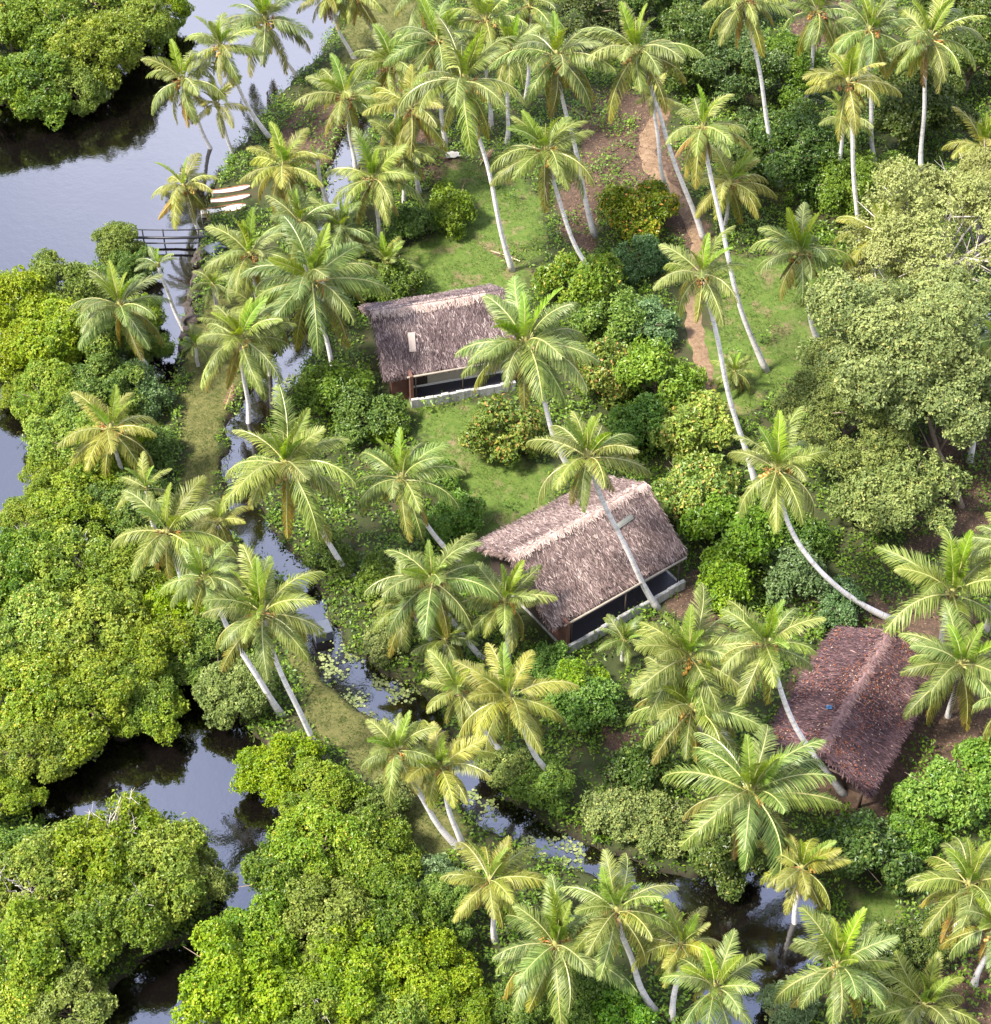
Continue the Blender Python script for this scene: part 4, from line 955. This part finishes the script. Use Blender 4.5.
# the third hut is an open shed: posts, tie beam, back wall, sheets
for xx in (-L3 / 2 + .7, 0, L3 / 2 - .7):
    for yy in (-2.75, 2.75):
        b = MB(); b.tube([(xx, yy, -.3), (xx, yy, 2.65)], .09, 8); b.build('post', M['wood'], h3r, True)
for xx in (-L3 / 2 + .5, L3 / 2 - .5):
    b = MB(); b.tube([(xx, -2.95, 2.5), (xx, 2.95, 2.5)], .08, 8); b.build('tie_beam', M['wood'], h3r, True)
b = MB(); b.box(-L3 / 2 + 1.6, -L3 / 2 + 1.75, -2.5, 2.5, 0, 2.5, .02); b.build('wall', M['dark_wood'], h3r)
for yy in (-2.6, 2.6):
    b = MB(); b.box(-L3 / 2 + 1.76, L3 / 2 - .6, yy - .07, yy + .07, 0, 2.4, .02); b.build('side_wall', M['brick'], h3r)
def sheet(nm, m, w, d, seed, nu=9, nv=7, amp=.18, parent=None, **k):
    g = np.random.default_rng(seed); V = []; a, b_ = g.uniform(2, 5, 2)
    for lay in (0, -.012):
        for i in range(nu):
            for j in range(nv):
                u, v = i / (nu - 1) - .5, j / (nv - 1) - .5
                V.append((u * w * (1 + .1 * math.sin(j * 2)), v * d * (1 + .12 * math.sin(i * 1.7)), lay + amp * (math.sin(u * a * 2 + v * 3) * .5 + math.sin(v * b_ * 2) * .4) + g.normal(0, .02) * 0))
    ii = np.arange(nu * nv).reshape(nu, nv); q = np.stack([ii[:-1, :-1], ii[1:, :-1], ii[1:, 1:], ii[:-1, 1:]], -1).reshape(-1, 4)
    loop = np.concatenate([ii[0, :], ii[1:, -1], ii[-1, -2::-1], ii[-2:0:-1, 0]]); m_ = nu * nv
    rim = [(loop[(x + 1) % len(loop)], loop[x], loop[x] + m_, loop[(x + 1) % len(loop)] + m_) for x in range(len(loop))]
    return link(nm, np_mesh(nm, V, [np.concatenate([q, q[:, ::-1] + m_, np.array(rim)])], [m], smooth=True), parent, **k)
p = at(823, 752, 2.3); tag(sheet('hanging_sheet', M['cloth'], 1.7, 1.2, 3, amp=.3, loc=tuple(p), rot=(.6, .25, .5)), 'crumpled grey sheet hanging under the front gable of the red-brown hut', 'sheet')
p = at(866, 786, 1.7); tag(sheet('blue_bucket_cover', M['tarp'], .8, .6, 5, amp=.2, loc=tuple(p), rot=(.7, .2, .4)), 'small blue tarp under the right corner of the red-brown hut', 'tarp')
p = at(829, 707, 4.2); tag(sheet('tarp_patch', M['tarp'], .22, .34, 8, amp=.12, loc=tuple(p), rot=(0, -.42, R(58) + .4)), 'small blue patch lying on the left slope of the red-brown roof', 'tarp')
def on_slope(root, x, y, w, d, hw, ez, rz, nm, m, label, cat, rzz=0.):
    z = rz - (rz - ez) * abs(y) / hw + .10; pit = math.atan2(rz - ez, hw) * (1 if y < 0 else -1)
    b = MB(); b.box(-w / 2, w / 2, -d / 2, d / 2, -.02, .03, .012); b.box(-w / 2 * .8, w / 2 * .9, -d / 2 + .1, d / 2 * .75, .034, .06, .01)
    o = b.build(nm, m); o.matrix_world = Matrix.Translation(root.location) @ Matrix.Rotation(root.rotation_euler[2], 4, 'Z') @ Matrix.Translation((x, y, z)) @ Matrix.Rotation(pit, 4, 'X') @ Matrix.Rotation(rzz, 4, 'Z')
    return tag(o, label, cat)
on_slope(h1r, -L1 / 2 + 2.45, -2.25, .5, 1.4, 3.95, 2.75, 5.4, 'pale_board', M['plank'], 'pale split board lying on the front slope of the upper hut', 'board', -.12)
on_slope(h2r, L2 / 2 - 2.9, -1.3, 1.6, .35, 4.2, 2.65, 5.3, 'grey_board', M['plank_grey'], 'grey-green board lying near the ridge of the middle hut', 'board', .1)

# ------------------------------------------------------------------ footbridge, boats, stones, small things
a, b2 = at(142, 240, .2), at(206, 240, .2)
t = thing('footbridge', 'dark pole footbridge with handrail across the lagoon inlet', 'footbridge', (float(a[0]), float(a[1]), WZ)); Lb = float(b2[0] - a[0])
b = MB(); b.tube([(-.6, .22, .62), (Lb * .5, .25, .56), (Lb + .3, .22, .66)], .11, 8); b.build('deck_log', M['black_wood'], t, True)
b = MB(); b.tube([(-.6, -.45, .6), (Lb * .5, -.43, .57), (Lb + .3, -.45, .64)], .06, 8); b.build('side_pole', M['black_wood'], t, True)
b = MB(); b.tube([(-.5, .3, 1.32), (Lb * .5, .32, 1.26), (Lb + .2, .3, 1.34)], .05, 8); b.build('handrail', M['black_wood'], t, True)
for xx in (Lb * .33, Lb * .88, .05):
    b = MB(); b.tube([(xx, .33, -1.3), (xx + .02, .31, 1.34)], .055, 8); b.build('post', M['black_wood'], t, True)

def boat(px0, py0, px1, py1, wid, label):
    A, B_ = at(px0, py0, .1), at(px1, py1, .1); d = B_ - A; L = float(np.hypot(d[0], d[1])); ang = math.atan2(d[1], d[0])
    root = thing('white_boat', label, 'boat', (float(A[0]), float(A[1]), WZ + .05), ang, 'white boats on the lagoon bank')
    n = 15; V = []; prof = [(-1, .42), (-.92, .15), (-.55, -.06), (0, -.1), (.55, -.06), (.92, .15), (1, .42)]
    us = np.linspace(0, 1, n)
    wf = lambda u: wid / 2 * (.72 + .28 * math.sin(min(1, u * 1.6) * math.pi / 2)) * (1 if u < .72 else math.cos((u - .72) / .28 * 1.25))
    for u in us:
        for y, z in prof: V.append((u * L, y * wf(u), z + .10 * (2 * u - 1) ** 2))
    k = len(prof); ii = np.arange(n * k).reshape(n, k); Q = np.stack([ii[:-1, :-1], ii[1:, :-1], ii[1:, 1:], ii[:-1, 1:]], -1).reshape(-1, 4).tolist()
    b = MB(); b.add(V, Q); 
    b.add([V[j] for j in range(k)], [(0, 1, 2, 3), (0, 3, 4, 6), (4, 5, 6, 6)][:2], [(4, 5, 6)])
    b.build('hull', M['boat_white'], root, True)
    V = []; 
    for u in us:
        for y in (-.93, -.4, 0, .4, .93): V.append((u * L, y * wf(u), .36 + .10 * (2 * u - 1) ** 2 + .06 * (1 - y * y)))
    ii = np.arange(n * 5).reshape(n, 5); b = MB(); b.add(V, np.stack([ii[:-1, :-1], ii[1:, :-1], ii[1:, 1:], ii[:-1, 1:]], -1).reshape(-1, 4)); b.build('deck', M['boat_white'], root, True)
    for s in (-1, 1):
        b = MB(); b.tube([(u * L, s * wf(u), .44 + .10 * (2 * u - 1) ** 2) for u in us], .025, 6); b.build('gunwale', M['boat_trim'], root, True)
boat(201, 213, 246, 206, .85, 'white boat nearest the footbridge, plain broad deck')
boat(211, 202, 250, 196, .6, 'white boat in the middle of the three with rust trim')
boat(212, 193, 250, 187, .6, 'farthest of the three white boats, under the palm')

def rock_mesh(seed):
    g = np.random.default_rng(seed); b = MB(); ball(.5, 0, 0, 0, b, .5, 9, 7); V = b.V[0].copy()
    n = V / (np.linalg.norm(V, axis=1)[:, None] + 1e-9)
    f = 1 + .22 * np.sin(n[:, 0] * 4 + seed) * np.cos(n[:, 1] * 5 + seed) + .12 * np.sin(n[:, 2] * 9 + n[:, 0] * 7 + seed)
    V = n * .5 * f[:, None] * [1.2, .9, .65]
    return np_mesh('bank_rock', V, [b.Q[0]], [M['rock']], attrs={'tint': np.full(len(V), .5)})
ROCK = [rock_mesh(k) for k in range(4)]
g = random.Random(4)
for i, (px, py) in enumerate([(203, 222), (199, 232), (200, 243), (197, 252), (199, 262), (195, 271), (197, 280), (192, 288), (194, 297), (189, 304), (191, 313), (187, 321), (188, 330), (185, 340), (184, 350), (181, 360), (201, 256), (200, 275), (197, 290), (193, 322)]):
    P = at(px, py, -.1); s = g.uniform(.7, 1.3)
    tag(link('bank_rock', ROCK[i % 4], None, (P[0], P[1], h1(P[0], P[1]) + .08), (g.uniform(-.3, .3), g.uniform(-.3, .3), g.uniform(0, 6)), (s, s, s)), 'dark boulder in the stone edging of the bank below the footbridge', 'rock', 'boulders edging the bank')
for px, py, s, lab in [(215, 250, 1.5, 'grey boulder set back on the bank right of the footbridge'), (393, 142, 2.1, 'large grey boulder in the shade at the upper canal')]:
    P = at(px, py, .2); o = link('boulder', ROCK[1].copy(), None, (P[0], P[1], .3), (0, .1, .7), (s, s, s)); o.data.materials[0] = M['concrete']; tag(o, lab, 'rock')
# concrete block in the canal
P = at(322, 632, 0); t = thing('concrete_block', 'blue-grey concrete block standing in the canal by the lily pads', 'concrete block', (P[0], P[1], -1.0), .35)
b = MB(); b.box(-.55, .55, -.5, .5, 0, 1.35, .06); b.build('body', M['concrete'], t)
b = MB(); b.box(-.62, .62, -.57, .57, 1.353, 1.5, .05); b.build('lid', M['concrete'], t)
P = at(315, 562, 0); t = thing('canal_post', 'dark blue-grey concrete post in the narrow canal above the block', 'concrete post', (P[0], P[1], -1.0), .2)
b = MB(); b.box(-.4, .4, -.35, .35, 0, 1.5, .07); b.build('body', M['concrete'], t)
b = MB(); b.box(-.3, .3, -.25, .25, 1.503, 1.62, .04); b.build('cap', M['concrete'], t)
P = at(452, 155, .3); tag(sheet('white_sheet', M['cloth'], 1.2, .7, 12, amp=.12, loc=(P[0], P[1], .35), rot=(.2, .1, .3)), 'white sheet lying in shade under the very tall palm', 'sheet')
# tin roofed shed at the right edge
P = at(990, 352, 0); t = thing('tin_shed', 'blue-grey tin roofed shed behind foliage at the right edge', 'shed', (P[0], P[1], 0), .3)
b = MB(); b.box(-1.6, 1.6, -1.2, 1.2, -.2, 2.2, .03); b.build('wall', M['concrete'], t)
V = []; n = 40
for lay in (0, -.03):
    for i in range(n):
        x = -2 + 4 * i / (n - 1)
        for y, z in ((-1.7, 2.25), (0, 2.9), (1.7, 2.25)): V.append((x, y, z + .03 * math.sin(i * 1.57) + lay))
ii = np.arange(n * 3).reshape(n, 3); q = np.stack([ii[:-1, :-1], ii[1:, :-1], ii[1:, 1:], ii[:-1, 1:]], -1).reshape(-1, 4)
b = MB(); b.add(V, np.concatenate([q, q[:, ::-1] + n * 3])); b.build('roof', M['tin'], t)
# fallen fronds
for px, py, rz, ch, lab in [(585, 118, 2.3, 'dead', 'dead brown frond lying on bare red soil under a tall palm'), (640, 845, .4, 'dead', 'dead frond lying in the scrub by the pond'), (480, 165, 1.2, 'dead', 'dead frond on the ground beside the very tall palm'),
                            (870, 1012, .3, 'dry', 'orange fallen frond at the bottom edge on the right'), (895, 700, 1.9, 'dead', 'dead frond on soil beside the red-brown hut'), (225, 410, 1.4, 'dead', 'dead frond on the grassy dyke'), (520, 262, 2.6, 'dead', 'dead frond on the red patch of the upper lawn')]:
    P = at(px, py, .1); me = frond_mesh('fallen_frond', int(px), 2.6, 4, 8, -4, .08, M['frond_' + ch], 0, .9, n=36, lmax=.55)
    tag(link('fallen_frond', me, None, (P[0], P[1], h1(P[0], P[1]) + .1), (0, 0.02, rz)), lab, 'palm frond', 'fallen fronds')

# ------------------------------------------------------------------ ground cover (stuff)
def scatter_leaves(name, P2, hgt, leaf, per, mat, tint, asp=.5, up=.5):
    g = np.random.default_rng(len(P2)); z = height(P2); n = len(P2) * per
    P = np.repeat(np.column_stack([P2, z]), per, 0); hh = np.repeat(hgt, per)
    P = P + np.stack([g.normal(0, .22, n), g.normal(0, .22, n), hh * g.random(n)], 1)
    ax = g.normal(0, 1, (n, 3)); ax[:, 2] = ax[:, 2] * .5 + up; ax /= np.linalg.norm(ax, axis=1)[:, None]
    nm = np.array([0, 0, 1.]) + g.normal(0, .45, (n, 3)); nm -= ax * (nm * ax).sum(1)[:, None]; nm /= np.linalg.norm(nm, axis=1)[:, None] + 1e-9
    sd = np.cross(nm, ax); l = leaf * g.uniform(.6, 1.35, n)[:, None]; mid = P + ax * l * .5
    V = np.stack([P, mid - sd * l * asp * .5, P + ax * l - nm * l * .1, mid + sd * l * asp * .5], 1).reshape(-1, 3)
    ti = np.clip(np.repeat(g.normal(tint, .18, len(P2)), per) + g.normal(0, .15, n), 0, 1)
    o = link(name, np_mesh(name, V, [np.arange(4 * n).reshape(-1, 4)], [mat], attrs={'tint': np.repeat(ti, 4)})); o['kind'] = 'stuff'; return o
def rand_ground(n):
    g = np.random.default_rng(n); P = np.stack([g.uniform(-48, 48, n), g.uniform(-44, 70, n)], 1)
    return P, g
hutsP = [np.array([h.location[0], h.location[1]]) for h in (h1r, h2r, h3r)]
def free(P):
    k = np.ones(len(P), bool)
    for h, hwid, hl in ((h1r, 4.6, L1 / 2), (h2r, 4.8, L2 / 2), (h3r, 3.9, L3 / 2)):
        a = h.rotation_euler[2]; q = P - np.array(h.location[:2]); u = q[:, 0] * math.cos(a) + q[:, 1] * math.sin(a); v = -q[:, 0] * math.sin(a) + q[:, 1] * math.cos(a)
        k &= ~((np.abs(u) < hl) & (np.abs(v) < hwid))
    A_, B_ = at(196, 205)[:2], at(270, 192)[:2]
    k &= sd_line(P, np.array([A_, B_]), [2.0, 2.0]) > 0
    return k
PATHP = gp([(668, 108), (650, 130), (646, 155), (660, 182), (684, 205), (698, 235), (700, 270), (693, 300), (694, 330), (702, 360), (710, 392), (716, 412)])
P, g = rand_ground(110000)
d = water_sd(P); lw, dk, so = near(P, LAWN), near(P, DYKE), near(P, SOIL)
clump = wob(P, .8, .5) + wob(P, 2.3, .35)
pathd = sd_line(P, PATHP, [1.1] * len(PATHP))
keep = (d > .15) & free(P) & ((lw < .35) | (clump > 1.15)) & (dk < .4) & (pathd > .1) & (clump + g.normal(0, .4, len(P)) > np.where(so > .4, .35, -.6))
Pk = P[keep]; hk = np.clip(.3 + .55 * (clump[keep] + .4), .15, 1.6)
sel = np.random.default_rng(2).random(len(Pk))
scatter_leaves('undergrowth', Pk[sel < .6], hk[sel < .6], .26, 5, M['green'], .55)
scatter_leaves('weeds', Pk[sel >= .6], hk[sel >= .6] * .8, .24, 5, M['bright'], .5)
keep = (d > .05) & (dk > .45) & (pathd > .1) | ((lw > .5) & (d > .1) & (g.random(len(P)) < .8 - .6 * (wob(P, .9, .5) > .45)) & free(P) & (pathd > .1))
Pg = P[keep]; scatter_leaves('grass', Pg, np.full(len(Pg), .04), .20, 7, M['grassblade'], .5, .16, .9)
bank = (d > -.2) & (d < .6) & (g.random(len(P)) < .8)
Pb = P[bank]; scatter_leaves('bank_grass', Pb, np.full(len(Pb), .25), .34, 5, M['grassblade'], .55, .14, 1.0)
# dry leaf litter on bare soil
keep = (so > .4) & (d > .2) & free(P) & (g.random(len(P)) < .9)
Pl = P[keep]; scatter_leaves('leaf_litter', Pl, np.full(len(Pl), .03), .18, 3, M['frond_dead'], .6, .4, .05)

# water lilies
LILY = [gp(p, WZ) for p in ([(322, 640), (352, 640), (368, 655), (345, 668), (352, 690), (378, 700), (372, 722), (352, 715), (330, 690), (318, 662)], [(325, 602), (345, 612), (350, 632), (332, 628)], [(372, 675), (412, 672), (425, 690), (400, 705), (372, 690)], [(520, 835), (575, 840), (592, 862), (560, 870), (520, 860)],
                            [(275, 385), (296, 372), (292, 400), (270, 408)], [(228, 468), (240, 470), (240, 500), (226, 494)], [(770, 985), (800, 975), (800, 1020), (765, 1024)], [(300, 300), (330, 240), (345, 160), (335, 280)], [(470, 790), (500, 800), (490, 830), (465, 810)])]
g = np.random.default_rng(9); V = []; T = []; A = []
for poly in LILY:
    lo, hi = poly.min(0), poly.max(0); area = np.prod(hi - lo); n = int(area * 40)
    C2 = g.uniform(lo, hi, (n, 2)); C2 = C2[(sd_poly(C2, poly) + g.normal(0, .25, n)) < .05]; C2 = C2[water_sd(C2) < .25]
    cl = wob(C2, 2.1, .5) + g.normal(0, .5, len(C2)) > -.15; C2 = C2[cl]
    for c in C2:
        r = g.uniform(.05, .125); a0 = g.uniform(0, 6.28); o = len(V); z = WZ + .012 + g.uniform(0, .05); ti = float(np.clip(g.normal(.55, .25), 0, 1)); tx, ty = g.normal(0, .08, 2)
        V.append((c[0], c[1], z - .008)); A.append(ti)
        for k in range(10):
            th = a0 + .25 + k * (6.28 - .5) / 9; V.append((c[0] + r * math.cos(th), c[1] + r * math.sin(th), z + tx * r * math.cos(th) + ty * r * math.sin(th))); A.append(ti)
        for k in range(9): T.append((o, o + 1 + k, o + 2 + k))
o = link('lily_pads', np_mesh('lily_pads', V, [np.array(T)], [M['pad']], attrs={'tint': A})); o['kind'] = 'stuff'

# ------------------------------------------------------------------ light and sky
SUN = Vector((-.55, -.2, .81)).normalized()
sd_ = bpy.data.lights.new('sun', 'SUN'); sd_.energy = 5.0; sd_.angle = R(8); sd_.color = (1.0, .95, .86)
so_ = bpy.data.objects.new('sun', sd_); C.objects.link(so_); so_.rotation_euler = (-SUN).to_track_quat('-Z', 'Y').to_euler(); so_.location = (-40, 0, 90)
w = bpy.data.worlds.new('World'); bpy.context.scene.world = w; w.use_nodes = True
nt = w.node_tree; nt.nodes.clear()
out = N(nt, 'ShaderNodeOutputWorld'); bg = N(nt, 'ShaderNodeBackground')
sky = N(nt, 'ShaderNodeTexSky', sky_type='NISHITA', sun_disc=False)
sky.sun_elevation = math.asin(SUN.z); sky.sun_rotation = math.atan2(SUN.x, SUN.y); sky.dust_density = 2.0
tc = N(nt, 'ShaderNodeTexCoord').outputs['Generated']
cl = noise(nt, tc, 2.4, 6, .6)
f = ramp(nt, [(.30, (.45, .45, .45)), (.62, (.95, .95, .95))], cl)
sep = N(nt, 'ShaderNodeSeparateXYZ'); nt.links.new(tc, sep.inputs[0])      # brightness added to the sky ahead to lighten the water's reflections
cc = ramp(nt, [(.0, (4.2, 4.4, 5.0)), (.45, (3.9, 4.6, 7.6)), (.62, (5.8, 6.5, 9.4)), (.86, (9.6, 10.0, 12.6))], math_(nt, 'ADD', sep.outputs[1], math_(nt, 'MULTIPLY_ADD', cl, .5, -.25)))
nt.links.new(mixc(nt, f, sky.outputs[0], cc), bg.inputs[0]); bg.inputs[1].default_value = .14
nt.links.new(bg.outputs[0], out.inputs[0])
S = bpy.context.scene
S.view_settings.view_transform = 'Standard'; S.view_settings.look = 'None'; S.view_settings.exposure = 1.5; S.view_settings.gamma = 1; S.view_settings.use_curve_mapping = False
S.cycles.max_bounces = 6; S.cycles.diffuse_bounces = 3; S.cycles.glossy_bounces = 3; S.cycles.transmission_bounces = 3
S.cycles.use_denoising = True
